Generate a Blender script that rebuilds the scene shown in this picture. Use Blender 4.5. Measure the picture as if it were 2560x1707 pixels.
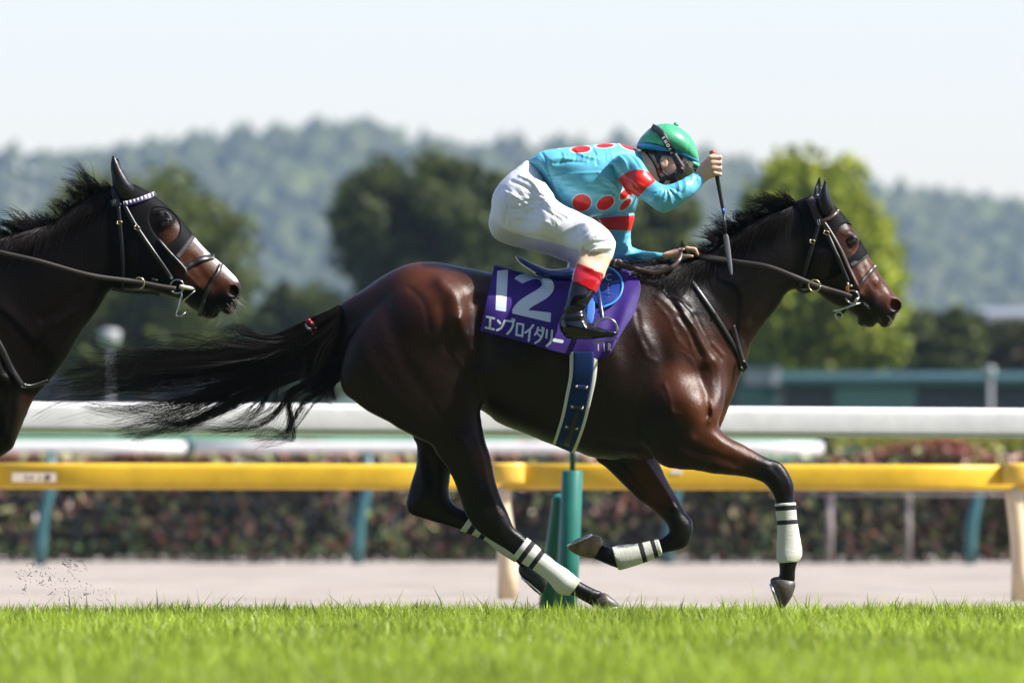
import bpy, bmesh, math, random
import numpy as np
import openvdb
from mathutils import Vector, Matrix
for _o in list(bpy.data.objects): bpy.data.objects.remove(_o)
SC = bpy.context.scene
COL = SC.collection
rng = np.random.default_rng(7)
random.seed(7)

# ------------------------------------------------------------------ camera, sky, sun, exposure
CAM_D, CAM_H, HZ, KPX = 48.0, 0.42, 1301.0, 28224.0     # distance to the horse, eye height, horizon row, pixels per radian
cam_data = bpy.data.cameras.new('camera'); cam = bpy.data.objects.new('camera', cam_data); COL.objects.link(cam)
cam.location = (0, -CAM_D, CAM_H); cam.rotation_euler = (math.radians(90), 0, 0)
cam_data.sensor_width = 36.0; cam_data.lens = 36.0 * KPX / 2560.0
cam_data.shift_y = (HZ - 853.5) / 2560.0
cam_data.clip_start = 1.0; cam_data.clip_end = 9000
cam_data.dof.use_dof = True; cam_data.dof.focus_distance = CAM_D - 0.2; cam_data.dof.aperture_fstop = 5.6
SC.camera = cam

SUN_EL, SUN_AZ = math.radians(47), math.radians(12.5)      # azimuth measured from +X towards the camera
sdir = Vector((math.cos(SUN_EL) * math.cos(SUN_AZ), -math.cos(SUN_EL) * math.sin(SUN_AZ), math.sin(SUN_EL)))
world = bpy.data.worlds.new('World'); SC.world = world; world.use_nodes = True
wn = world.node_tree.nodes; wl = world.node_tree.links
sky = wn.new('ShaderNodeTexSky'); sky.sky_type = 'NISHITA'; sky.sun_disc = False
sky.sun_elevation = SUN_EL; sky.sun_rotation = math.radians(90) + SUN_AZ
sky.air_density = 1.0; sky.dust_density = 0.7; sky.ozone_density = 2.0
wn['Background'].inputs['Strength'].default_value = 0.104
wb_ = wn.new('ShaderNodeMix'); wb_.data_type = 'RGBA'; wb_.blend_type = 'MULTIPLY'; wb_.inputs[0].default_value = 1.0; wb_.inputs[7].default_value = (1.10, 0.985, 1.03, 1)   # white balance of the sky light
wl.new(sky.outputs['Color'], wb_.inputs[6]); wl.new(wb_.outputs[2], wn['Background'].inputs['Color'])
sun_data = bpy.data.lights.new('sun', 'SUN'); sun_data.energy = 4.8; sun_data.angle = math.radians(0.53)
sun_data.color = (1.0, 0.955, 0.89)
sun = bpy.data.objects.new('sun', sun_data); COL.objects.link(sun)
sun.rotation_euler = sdir.to_track_quat('Z', 'Y').to_euler(); sun.location = (30, -10, 40)
SC.view_settings.view_transform = 'Standard'; SC.view_settings.look = 'None'
SC.view_settings.exposure = 1.0; SC.view_settings.gamma = 1.0; SC.view_settings.use_curve_mapping = False
SC.render.engine = 'CYCLES'
SC.cycles.use_denoising = True
SC.cycles.max_bounces = 8; SC.cycles.volume_bounces = 0; SC.cycles.transparent_max_bounces = 16
SC.cycles.sample_clamp_indirect = 6.0; SC.cycles.sample_clamp_direct = 12.0

# ------------------------------------------------------------------ helpers
def WX(px, y=0.0): return (px - 1280.0) / KPX * (CAM_D + y)
def WZ(py, y=0.0): return CAM_H + (HZ - py) / KPX * (CAM_D + y)
def W(px, py, y=0.0): return Vector((WX(px, y), y, WZ(py, y)))
M2 = CAM_D / KPX            # metres per photo pixel at the horse

def tag(o, label=None, cat=None, group=None, kind=None):
    if label: o['label'] = label
    if cat: o['category'] = cat
    if group: o['group'] = group
    if kind: o['kind'] = kind
    return o
def empty(name, loc=(0, 0, 0), label=None, cat=None, group=None):
    o = bpy.data.objects.new(name, None); COL.objects.link(o); o.location = loc; o.empty_display_size = 0.1
    return tag(o, label, cat, group)
def link(name, me, mat=None, parent=None, smooth=True):
    o = bpy.data.objects.new(name, me); COL.objects.link(o)
    if mat is not None: me.materials.append(mat)
    if parent is not None:
        o.parent = parent
        o.matrix_parent_inverse = Matrix.Translation(-Vector(parent.location))
    if smooth: me.polygons.foreach_set('use_smooth', np.ones(len(me.polygons), dtype=bool))
    return o
def np_mesh(name, v, f):
    v = np.asarray(v, dtype=np.float32); f = np.asarray(f, dtype=np.int32)
    me = bpy.data.meshes.new(name)
    n, k = f.shape
    me.vertices.add(len(v)); me.vertices.foreach_set('co', v.ravel())
    me.loops.add(n * k); me.loops.foreach_set('vertex_index', f.ravel())
    me.polygons.add(n); me.polygons.foreach_set('loop_start', np.arange(n, dtype=np.int32) * k)
    me.update(calc_edges=True); me.validate()
    return me
def attr(me, name, arr):
    a = me.attributes.new(name, 'FLOAT', 'POINT'); a.data.foreach_set('value', np.asarray(arr, dtype=np.float32))
def attr_col(me, name, arr):
    a = me.attributes.new(name, 'FLOAT_COLOR', 'POINT')
    c = np.ones((len(arr), 4), dtype=np.float32); c[:, :3] = arr; a.data.foreach_set('color', c.ravel())
def obj(name, v, f, mat, parent=None, smooth=True):
    return link(name, np_mesh(name, v, f), mat, parent, smooth)
class MB:
    """collects quads and triangles for one mesh"""
    def __init__(s): s.v = []; s.f = []
    def add(s, v, f):
        b = len(s.v); s.v += [tuple(p) for p in v]; s.f += [tuple(i + b for i in q) for q in f]
    def box(s, c, d, rot=None):
        P = [Vector((sx * d[0] / 2, sy * d[1] / 2, sz * d[2] / 2)) for sx in (-1, 1) for sy in (-1, 1) for sz in (-1, 1)]
        if rot is not None: P = [rot @ p for p in P]
        s.add([p + Vector(c) for p in P], [(0, 1, 3, 2), (4, 6, 7, 5), (0, 4, 5, 1), (2, 3, 7, 6), (0, 2, 6, 4), (1, 5, 7, 3)])
    def tube(s, pts, r, n=8, caps=True, flat=None):
        pts = [Vector(p) for p in pts]; m = len(pts)
        rs = r if hasattr(r, '__len__') else [r] * m
        V = []; up = None
        for i, p in enumerate(pts):
            t = (pts[min(i + 1, m - 1)] - pts[max(i - 1, 0)])
            t = t.normalized() if t.length > 1e-9 else Vector((0, 0, 1))
            if up is None:
                up = Vector((0, 1, 0)) if abs(t.y) < 0.9 else Vector((1, 0, 0))
            a = t.cross(up).normalized(); b = a.cross(t).normalized(); up = b
            for k in range(n):
                an = 2 * math.pi * k / n
                V.append(p + a * (rs[i] * math.cos(an)) + b * (rs[i] * (flat or 1.0) * math.sin(an)))
        F = [(i * n + k, i * n + (k + 1) % n, (i + 1) * n + (k + 1) % n, (i + 1) * n + k) for i in range(m - 1) for k in range(n)]
        if caps: F += [tuple(range(n - 1, -1, -1)), tuple(range((m - 1) * n, m * n))]
        s.add(V, F)
    def build(s, name, mat, parent=None, smooth=True):
        me = bpy.data.meshes.new(name); me.from_pydata([tuple(p) for p in s.v], [], s.f); me.update()
        bm = bmesh.new(); bm.from_mesh(me); bmesh.ops.recalc_face_normals(bm, faces=bm.faces); bm.to_mesh(me); bm.free()
        return link(name, me, mat, parent, smooth)

def catmull(P, n=6, closed=False):
    P = np.asarray(P, dtype=float); m = len(P); out = []
    rngi = range(m if closed else m - 1)
    for i in rngi:
        if closed: p0, p1, p2, p3 = P[(i - 1) % m], P[i], P[(i + 1) % m], P[(i + 2) % m]
        else: p0, p1, p2, p3 = P[max(i - 1, 0)], P[i], P[i + 1], P[min(i + 2, m - 1)]
        for k in range(n):
            t = k / n
            out.append(0.5 * ((2 * p1) + (p2 - p0) * t + (2 * p0 - 5 * p1 + 4 * p2 - p3) * t * t + (3 * p1 - p0 - 3 * p2 + p3) * t ** 3))
    if not closed: out.append(P[-1])
    return np.array(out)

# ------------------------------------------------------------------ materials
def mat_new(name):
    m = bpy.data.materials.new(name); m.use_nodes = True
    return m, m.node_tree.nodes, m.node_tree.links, m.node_tree.nodes['Principled BSDF']
def PM(name, col, rough=0.5, metal=0.0, spec=0.5, noise=0.0, nscale=20.0, bump=0.0, bscale=200.0, coat=0.0, sheen=0.0, sss=0.0, stretch=(1, 1, 1)):
    m, n, l, b = mat_new(name)
    b.inputs['Base Color'].default_value = (*col, 1); b.inputs['Roughness'].default_value = rough
    b.inputs['Metallic'].default_value = metal; b.inputs['Specular IOR Level'].default_value = spec
    b.inputs['Coat Weight'].default_value = coat; b.inputs['Coat Roughness'].default_value = 0.08
    b.inputs['Sheen Weight'].default_value = sheen
    if sss: b.inputs['Subsurface Weight'].default_value = sss; b.inputs['Subsurface Radius'].default_value = (0.012, 0.004, 0.002)
    if noise or bump:
        tc = n.new('ShaderNodeTexCoord'); mp = n.new('ShaderNodeMapping'); mp.inputs['Scale'].default_value = stretch
        l.new(tc.outputs['Object'], mp.inputs['Vector'])
    if noise:
        t = n.new('ShaderNodeTexNoise'); t.inputs['Scale'].default_value = nscale; t.inputs['Detail'].default_value = 5
        l.new(mp.outputs[0], t.inputs['Vector'])
        r = n.new('ShaderNodeMapRange'); r.inputs[1].default_value = 0.3; r.inputs[2].default_value = 0.7
        r.inputs[3].default_value = 1 - noise; r.inputs[4].default_value = 1 + noise
        l.new(t.outputs['Fac'], r.inputs[0])
        x = n.new('ShaderNodeMix'); x.data_type = 'RGBA'; x.blend_type = 'MULTIPLY'; x.inputs[0].default_value = 1
        x.inputs[6].default_value = (*col, 1); l.new(r.outputs[0], x.inputs[7]); l.new(x.outputs[2], b.inputs['Base Color'])
    if bump:
        t2 = n.new('ShaderNodeTexNoise'); t2.inputs['Scale'].default_value = bscale; t2.inputs['Detail'].default_value = 3
        l.new(mp.outputs[0], t2.inputs['Vector'])
        bp = n.new('ShaderNodeBump'); bp.inputs['Strength'].default_value = bump; bp.inputs['Distance'].default_value = 0.002
        l.new(t2.outputs['Fac'], bp.inputs['Height']); l.new(bp.outputs[0], b.inputs['Normal'])
    return m
def leaf_mat(name, attr_name='tint', rough=0.45, transl=0.35, spec=0.5):
    """leaf colour comes from a vertex colour (the leaf's own colour); light passes through"""
    m, n, l, b = mat_new(name)
    a = n.new('ShaderNodeAttribute'); a.attribute_name = attr_name
    l.new(a.outputs['Color'], b.inputs['Base Color']); b.inputs['Roughness'].default_value = rough
    b.inputs['Specular IOR Level'].default_value = spec
    tr = n.new('ShaderNodeBsdfTranslucent'); l.new(a.outputs['Color'], tr.inputs['Color'])
    mx = n.new('ShaderNodeMixShader'); mx.inputs[0].default_value = transl
    l.new(b.outputs[0], mx.inputs[1]); l.new(tr.outputs[0], mx.inputs[2])
    l.new(mx.outputs[0], n['Material Output'].inputs['Surface'])
    return m

# ------------------------------------------------------------------ outline solids: an outline is swollen to a rounded body with real thickness
def seg_dist(P, X, Z, closed):
    """distance from grid points to a polyline (metres)"""
    P = np.asarray(P); Q = np.roll(P, -1, axis=0) if closed else P[1:]
    A = P if closed else P[:-1]
    best = np.full(X.shape, 1e9, dtype=np.float32)
    for (ax, az), (bx, bz) in zip(A, Q):
        dx, dz = bx - ax, bz - az; L = dx * dx + dz * dz + 1e-12
        t = np.clip(((X - ax) * dx + (Z - az) * dz) / L, 0, 1)
        np.minimum(best, (X - ax - t * dx) ** 2 + (Z - az - t * dz) ** 2, out=best)
    return np.sqrt(best)
def inside(P, X, Z):
    P = np.asarray(P); Q = np.roll(P, -1, axis=0); r = np.zeros(X.shape, dtype=bool)
    for (ax, az), (bx, bz) in zip(P, Q):
        if az == bz: continue
        c = ((az > Z) != (bz > Z)) & (X < (bx - ax) * (Z - az) / (bz - az) + ax)
        r ^= c
    return r
def sd_poly(P, X, Z):
    d = seg_dist(P, X, Z, True); return np.where(inside(P, X, Z), -d, d)
def px2m(P, y=0.0): P = np.asarray(P, dtype=float); return np.stack([WX(P[:, 0], y), WZ(P[:, 1], y)], 1)
def idw(ctrl, X, Z, y=0.0, p=3.0):
    if not hasattr(ctrl, '__len__'): return np.full(X.shape, float(ctrl), dtype=np.float32)
    n = np.zeros(X.shape); d = np.zeros(X.shape)
    for a, b, v in ctrl:
        w = 1.0 / (((X - WX(a, y)) ** 2 + (Z - WZ(b, y)) ** 2) + 1e-4) ** (p / 2); n += w * v; d += w
    return (n / d).astype(np.float32)
def poisson(mask, h, iters=500):
    b = np.where(mask, 2.0 * h * h, 0.0); x = np.zeros(mask.shape); M = mask.astype(float)
    def A(v):
        o = 4 * v
        o[1:] -= v[:-1]; o[:-1] -= v[1:]; o[:, 1:] -= v[:, :-1]; o[:, :-1] -= v[:, 1:]
        return o * M
    r = b - A(x); p = r.copy(); rs = (r * r).sum(); r0 = rs
    for i in range(iters):
        Ap = A(p); al = rs / max((p * Ap).sum(), 1e-30); x += al * p; r -= al * Ap
        rn = (r * r).sum()
        if rn < 1e-9 * r0: break
        p = r + rn / rs * p; rs = rn
    return x
class Part:
    def __init__(s, poly, sc=0.8, yc=0.0, h=0.005, y=0.0, smooth=True, rot=0.0, spl=4):
        P = catmull(poly, spl, True) if smooth else np.asarray(poly, float)
        P = px2m(P, y); s.P = P; s.h = h
        lo = P.min(0) - 0.07; hi = P.max(0) + 0.07; s.lo, s.hi = lo, hi
        s.xs = np.arange(lo[0], hi[0], h); s.zs = np.arange(lo[1], hi[1], h)
        X, Z = np.meshgrid(s.xs, s.zs, indexing='ij')
        sd = sd_poly(P, X, Z); s.sd = sd
        u = poisson(sd < 0, h)
        u = np.where(sd < 0, u, -0.12 * sd)
        gx, gz = np.gradient(u, h); s.g2 = (gx * gx + gz * gz).astype(np.float32); s.u = u.astype(np.float32)
        s.s = idw(sc, X, Z, y); s.yc = idw(yc, X, Z, y)
        m = sd < 0; T = np.sqrt(np.maximum(u, 0)) * s.s
        s.ylo = float((s.yc - T)[m].min()) - 0.05; s.yhi = float((s.yc + T)[m].max()) + 0.05
    def samp(s, A, xs, zs):
        i = np.clip((xs - s.xs[0]) / s.h, 0, len(s.xs) - 1.001); k = np.clip((zs - s.zs[0]) / s.h, 0, len(s.zs) - 1.001)
        i0 = i.astype(int); k0 = k.astype(int); fi = (i - i0)[:, None]; fk = (k - k0)[None, :]
        return (A[np.ix_(i0, k0)] * (1 - fi) * (1 - fk) + A[np.ix_(i0 + 1, k0)] * fi * (1 - fk) + A[np.ix_(i0, k0 + 1)] * (1 - fi) * fk + A[np.ix_(i0 + 1, k0 + 1)] * fi * fk)
    def f(s, xs, ys, zs):
        u = s.samp(s.u, xs, zs)[:, None, :]; g2 = s.samp(s.g2, xs, zs)[:, None, :]
        yc = s.samp(s.yc, xs, zs)[:, None, :]; k = 1.0 / s.samp(s.s, xs, zs)[:, None, :] ** 2
        dy = ys[None, :, None] - yc
        g = u - dy * dy * k
        return np.clip(-g / np.sqrt(g2 + 4 * k * k * dy * dy + 2e-4), -0.12, 0.12).astype(np.float32)
def smin(a, b, k):
    h = np.clip(0.5 + 0.5 * (b - a) / k, 0, 1); return b * (1 - h) + a * h - k * h * (1 - h)
class Field:
    def __init__(s, parts, h, k=0.03, box=None, pad=0.03):
        s.h = h
        if box is None:
            lo = np.array([min(p.lo[0] + 0.07 for p in parts), min(p.ylo + 0.05 for p in parts), min(p.lo[1] + 0.07 for p in parts)]) - pad
            hi = np.array([max(p.hi[0] - 0.07 for p in parts), max(p.yhi - 0.05 for p in parts), max(p.hi[1] - 0.07 for p in parts)]) + pad
        else: lo, hi = np.array(box[0], float), np.array(box[1], float)
        s.xs, s.ys, s.zs = (np.arange(lo[i], hi[i], h) for i in range(3))
        s.F = np.full((len(s.xs), len(s.ys), len(s.zs)), 0.12, dtype=np.float32)
        for n, p in enumerate(parts): s.add(p, k if not hasattr(k, '__len__') else k[n])
    def rng(s, lo, hi):
        out = []
        for a, l, h_ in zip((s.xs, s.ys, s.zs), lo, hi):
            i = int(np.searchsorted(a, l)); j = int(np.searchsorted(a, h_)); out.append(slice(i, max(j, i)))
        return tuple(out)
    def add(s, p, k=0.03):
        R = s.rng((p.lo[0], p.ylo - 0.03, p.lo[1]), (p.hi[0], p.yhi + 0.03, p.hi[1]))
        if any(r.stop - r.start < 2 for r in R): return
        f = p.f(s.xs[R[0]], s.ys[R[1]], s.zs[R[2]])
        s.F[R] = smin(s.F[R], f, k)
    def strokes(s, L, side=-1, y0=0.0, soft=0.03, y=0.0):
        """relief: (points px, width px, height m, [y limit])"""
        for pts, w, a in L:
            P = px2m(catmull(pts, 5) if len(pts) > 2 else np.array(pts, float), y); wm = w * M2
            R = s.rng((P[:, 0].min() - 2.4 * wm, -9, P[:, 1].min() - 2.4 * wm), (P[:, 0].max() + 2.4 * wm, 9, P[:, 1].max() + 2.4 * wm))
            if R[0].stop - R[0].start < 2 or R[2].stop - R[2].start < 2: continue
            X, Z = np.meshgrid(s.xs[R[0]], s.zs[R[2]], indexing='ij')
            d = seg_dist(P, X, Z, False) if len(P) > 1 else np.hypot(X - P[0, 0], Z - P[0, 1])
            D = a * np.exp(-(d / wm) ** 2)
            wy = np.clip((side * (s.ys - y0)) / soft, 0, 1) if side else np.ones(len(s.ys))
            s.F[R] -= (D[:, None, :] * wy[None, :, None]).astype(np.float32)
    def blob(s, c, r, k=0.01, sub=False):
        """add or carve an ellipsoid"""
        c = np.array(c); r = np.array(r); R = s.rng(c - r - 0.06, c + r + 0.06)
        X = ((s.xs[R[0]] - c[0]) / r[0])[:, None, None]; Y = ((s.ys[R[1]] - c[1]) / r[1])[None, :, None]; Z = ((s.zs[R[2]] - c[2]) / r[2])[None, None, :]
        q = np.sqrt(X * X + Y * Y + Z * Z); f = ((q - 1) * r.min()).astype(np.float32)
        s.F[R] = -smin(-s.F[R], f, k) if sub else smin(s.F[R], f, k)
    def cut(s, sd2):
        s.F = np.maximum(s.F, np.clip(sd2, -0.12, 0.12)[:, None, :].astype(np.float32))
    def XZ(s): return np.meshgrid(s.xs, s.zs, indexing='ij')
    def sample(s, p):
        q = []
        for a, c in zip((s.xs, s.ys, s.zs), p.T):
            t = np.clip((c - a[0]) / s.h, 0, len(a) - 1.001); q.append((t.astype(int), t - t.astype(int)))
        (i, fi), (j, fj), (k, fk) = q; r = 0
        for a in (0, 1):
            for b in (0, 1):
                for c in (0, 1):
                    r = r + s.F[i + a, j + b, k + c] * (fi if a else 1 - fi) * (fj if b else 1 - fj) * (fk if c else 1 - fk)
        return r
    def mesh(s, smooth=4, band=0.03):
        g = openvdb.FloatGrid(); g.background = band
        A = np.clip(s.F, -band, band); A[0] = A[-1] = band; A[:, 0] = A[:, -1] = band; A[:, :, 0] = A[:, :, -1] = band
        g.copyFromArray(np.ascontiguousarray(A), tolerance=0.0)
        v, q = g.convertToQuads(isovalue=0.0)
        v = np.asarray(v, dtype=np.float64) * s.h + np.array([s.xs[0], s.ys[0], s.zs[0]])
        q = np.asarray(q)[:, ::-1].astype(np.int64)
        return lap(v, q, smooth), q
    def near(s):
        """camera-side surface: y(x, z), nan where there is none"""
        neg = s.F < 0; hit = neg.any(1); j = np.clip(neg.argmax(1), 1, None)
        I, K = np.indices(j.shape); f1 = s.F[I, j, K]; f0 = s.F[I, j - 1, K]
        t = f0 / np.maximum(f0 - f1, 1e-9)
        return np.where(hit, s.ys[j - 1] + t * s.h, np.nan)
def lap(v, q, n, lam=0.5):
    E = np.concatenate([q[:, [a, (a + 1) % q.shape[1]]] for a in range(q.shape[1])])
    cnt = np.bincount(E[:, 0], minlength=len(v)) + np.bincount(E[:, 1], minlength=len(v)); cnt = np.maximum(cnt, 1)
    for it in range(n):
        s = np.stack([np.bincount(E[:, 0], v[E[:, 1], c], len(v)) + np.bincount(E[:, 1], v[E[:, 0], c], len(v)) for c in range(3)], 1)
        v = v + lam * (s / cnt[:, None] - v)
    return v
def keep_faces(v, q, keepv):
    m = keepv[q].any(1); q = q[m]; used = np.zeros(len(v), bool); used[q.ravel()] = True
    idx = np.cumsum(used) - 1; return v[used], idx[q]
def PXof(v):
    """photo pixel of a point (used for colour borders of coats and cloth)"""
    d = CAM_D + v[:, 1]; return 1280 + v[:, 0] * KPX / d, HZ - (v[:, 2] - CAM_H) * KPX / d
# ------------------------------------------------------------------ ground sheets
def ground_mat(name, c1, c2, scale, c3=None, rough=0.9, stretch=(1, 1, 1), bump=0.3):
    m, n, l, b = mat_new(name)
    tc = n.new('ShaderNodeTexCoord'); mp = n.new('ShaderNodeMapping'); mp.inputs['Scale'].default_value = stretch
    l.new(tc.outputs['Object'], mp.inputs['Vector'])
    t = n.new('ShaderNodeTexNoise'); t.inputs['Scale'].default_value = scale; t.inputs['Detail'].default_value = 8; t.inputs['Roughness'].default_value = 0.65
    l.new(mp.outputs[0], t.inputs['Vector'])
    r = n.new('ShaderNodeValToRGB'); r.color_ramp.elements[0].position = 0.32; r.color_ramp.elements[0].color = (*c1, 1)
    r.color_ramp.elements[1].position = 0.68; r.color_ramp.elements[1].color = (*c2, 1)
    if c3: e = r.color_ramp.elements.new(0.5); e.color = (*c3, 1)
    l.new(t.outputs['Fac'], r.inputs['Fac']); l.new(r.outputs[0], b.inputs['Base Color']); b.inputs['Roughness'].default_value = rough
    b.inputs['Specular IOR Level'].default_value = 0.2
    t2 = n.new('ShaderNodeTexNoise'); t2.inputs['Scale'].default_value = scale * 6; t2.inputs['Detail'].default_value = 6; l.new(mp.outputs[0], t2.inputs['Vector'])
    bp = n.new('ShaderNodeBump'); bp.inputs['Strength'].default_value = bump; bp.inputs['Distance'].default_value = 0.03
    l.new(t2.outputs['Fac'], bp.inputs['Height']); l.new(bp.outputs[0], b.inputs['Normal'])
    return m
M_TURF = ground_mat('turf_soil', (0.075, 0.090, 0.035), (0.115, 0.130, 0.050), 6.0)
M_SAND = ground_mat('sand', (0.26, 0.222, 0.182), (0.365, 0.322, 0.275), 0.8, (0.315, 0.272, 0.230), stretch=(1, .35, 1), bump=0.8)
M_FIELD = ground_mat('infield_grass', (0.040, 0.075, 0.015), (0.075, 0.12, 0.025), 0.15)
def strip(name, rows, x0, x1, nx, mat, jit=0.0):
    """rows: (y, z) profile swept along x"""
    xs = np.linspace(x0, x1, nx); V = np.array([(x, y, z + (rng.normal(0, jit) if jit else 0)) for y, z in rows for x in xs]); m = nx
    F = np.array([(i * m + j, i * m + j + 1, (i + 1) * m + j + 1, (i + 1) * m + j) for i in range(len(rows) - 1) for j in range(m - 1)])
    return tag(obj(name, V, F, mat), kind='structure')
strip('ground', [(-180, -.30), (4780, -.30)], -1850, 1850, 2, M_FIELD)
strip('turf', [(-175, 0), (-30, 0), (0, 0), (1.4, 0), (2.4, -.03), (3.6, -.075), (6, -.08), (13.6, -.08)], -600, 600, 2, M_TURF)
strip('turf_bank', [(13.6, -.08), (13.62, -.30)], -600, 600, 2, M_TURF)
# sand track, lightly raked and trodden
xs = np.concatenate([[-600, -60, -20], np.linspace(-9, 9, 150), [20, 60, 600]]); ysd = np.concatenate([np.linspace(13.62, 50, 50), np.linspace(51, 112, 120)])
def vnoise(x, y, seed, oct_=3):
    r = np.random.default_rng(seed); o = 0
    for k in range(oct_ * 5):
        f = 2 ** (k / 5) ; a = r.uniform(0, 6.28); p = r.uniform(0, 6.28); o = o + np.sin((x * math.cos(a) + y * math.sin(a)) * f + p) / f
    return o
Xs, Ys = np.meshgrid(xs, ysd)
Zs = -.083 + .006 * vnoise(Xs * 2.2, Ys * .35, 3) + .012 * np.exp(-((Ys - 92) / 2.0) ** 2) * vnoise(Xs * 1.2, Ys * .0, 5)
m = len(xs); nF = np.array([(i * m + j, i * m + j + 1, (i + 1) * m + j + 1, (i + 1) * m + j) for i in range(len(ysd) - 1) for j in range(m - 1)])
tag(obj('sand_track', np.stack([Xs, Ys, Zs], -1).reshape(-1, 3), nF, M_SAND), kind='structure')

# ------------------------------------------------------------------ grass blades of the turf
def leaf_quads(C, L, Wd, axis=None, tint=None, fold=0.15):
    """diamond leaves: centre, length, width, long axis"""
    n = len(C)
    if axis is None: axis = rng.normal(0, 1, (n, 3))
    a = axis / (np.linalg.norm(axis, axis=1)[:, None] + 1e-9); b = np.cross(a, rng.normal(0, 1, (n, 3))); b /= np.linalg.norm(b, axis=1)[:, None] + 1e-9
    c = np.cross(a, b); L = np.broadcast_to(L, (n,))[:, None]; Wd = np.broadcast_to(Wd, (n,))[:, None]
    V = np.stack([C - a * L / 2, C + b * Wd / 2 + c * L * fold, C + a * L / 2, C - b * Wd / 2 + c * L * fold], 1).reshape(-1, 3)
    F = np.arange(4 * n).reshape(n, 4)
    return V, F
def grass(name, n, ya, yb, hmean, wid, label, mat, pad=0.6):
    y = ya + (yb - ya) * rng.uniform(0, 1, n * 3) ; hw = (CAM_D + y) * (1280 / KPX) + pad
    keep = rng.uniform(0, 1, len(y)) < hw / hw.max(); y = y[keep][:n]; hw = hw[keep][:n]; n = len(y)
    x = rng.uniform(-1, 1, n) * hw
    dens = vnoise(x * 3, y * 1.2, 11); h = hmean * np.clip(rng.normal(1, .36, n) + .14 * dens, .3, 2.0)
    tall = rng.uniform(0, 1, n) < .03; h = np.where(tall, h * rng.uniform(1.2, 1.8, n), h)
    zb = -.014 + np.where(y > 1.4, -.08 * np.clip((y - 1.4) / 2.2, 0, 1), 0)
    lean = rng.normal(0, .30, (n, 2)); az = rng.uniform(0, math.pi, n); w = wid * rng.uniform(.6, 1.3, n)
    dx, dy = np.cos(az) * w / 2, np.sin(az) * w / 2
    B = np.stack([x, y, zb], 1); up = np.stack([lean[:, 0] * h, lean[:, 1] * h, h], 1)
    side = np.stack([dx, dy, 0 * dx], 1)
    Mid = B + up * np.array([.35, .35, .55]); Tip = B + up
    V = np.stack([B - side, B + side, Mid + side * .85, Tip, Mid - side * .85], 1).reshape(-1, 3)
    i = np.arange(n) * 5
    F3 = np.concatenate([np.stack([i, i + 1, i + 2], 1), np.stack([i, i + 2, i + 4], 1), np.stack([i + 4, i + 2, i + 3], 1)])
    o = obj(name, V, F3, mat, smooth=False)
    base = np.array([[.31, .43, .032]]) * np.clip(rng.normal(1, .36, (n, 1)), .35, 1.9)
    yel = rng.uniform(0, 1, (n, 1)) ** 3; base = base * (1 - yel * .6) + np.array([[.52, .55, .12]]) * yel * .6
    patch = np.clip(vnoise(x * 1.1, y * .5, 23) * .25 + .5, 0, 1)[:, None]; base = base * (.82 + .36 * patch)
    attr_col(o.data, 'tint', np.repeat(base, 5, 0))
    return tag(o, label, 'grass', kind='stuff')
M_GRASS = leaf_mat('grass_blade', rough=0.42, transl=0.5, spec=0.45)
grass('grass', 205000, -25.5, 1.6, .052, .0066, 'bright green turf grass blades in the foreground', M_GRASS)

# ------------------------------------------------------------------ rails
M_WHITE = PM('white_rail_plastic', (0.78, 0.77, 0.76), 0.38, noise=0.07, nscale=9, bump=.15, bscale=25)
M_YELLOW = PM('yellow_rail_plastic', (0.68, 0.43, 0.020), 0.45, noise=0.10, nscale=8, bump=.15, bscale=25)
M_YELLOW2 = PM('yellow_joint_plastic', (0.78, 0.50, 0.07), 0.32, noise=0.05, nscale=5)
M_CREAM = PM('cream_post_plastic', (0.72, 0.58, 0.38), 0.42, noise=0.06, nscale=4)
M_GREENPAD = PM('green_post_padding', (0.012, 0.150, 0.115), 0.45, noise=0.12, nscale=9, bump=0.2, bscale=60)
M_GREENMET = PM('green_painted_steel', (0.015, 0.085, 0.070), 0.4, noise=0.1, nscale=9)
M_TEAL = PM('teal_painted_steel', (0.030, 0.115, 0.125), 0.42, noise=0.15, nscale=5)
M_STICK = PM('paper_sticker', (0.72, 0.62, 0.48), 0.7, noise=0.08, nscale=40)
M_INK = PM('dark_ink', (0.05, 0.045, 0.04), 0.7)
M_POSTGREY = PM('weathered_post', (0.26, 0.22, 0.21), 0.8, noise=0.2, nscale=12)
def rail_profile(hh, dd, n=24, e=3.2):
    """rounded box profile, flatter underside"""
    P = []
    for k in range(n):
        a = 2 * math.pi * k / n; c, s = math.cos(a), math.sin(a)
        P.append((dd / 2 * math.copysign(abs(c) ** (2 / e), c), hh / 2 * math.copysign(abs(s) ** (2 / e), s)))
    return P
def rail_bar(name, A, B, hh, dd, mat, parent, n=24, e=3.2, close=True, seg=6):
    A, B = Vector(A), Vector(B); t = (B - A).normalized(); sd = Vector((0, 0, 1)).cross(t).normalized() * -1; up = t.cross(sd) * -1
    if up.z < 0: up = -up
    P = rail_profile(hh, dd, n, e); mb = MB(); V = []
    st = [A.lerp(B, i / seg) for i in range(seg + 1)]
    for p in st: V += [p + sd * a + up * b for a, b in P]
    F = [(i * n + k, i * n + (k + 1) % n, (i + 1) * n + (k + 1) % n, (i + 1) * n + k) for i in range(seg) for k in range(n)]
    F += [tuple(range(n)), tuple(range(seg * n, seg * n + n))]
    mb.add(V, F); return mb.build(name, mat, parent)
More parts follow.
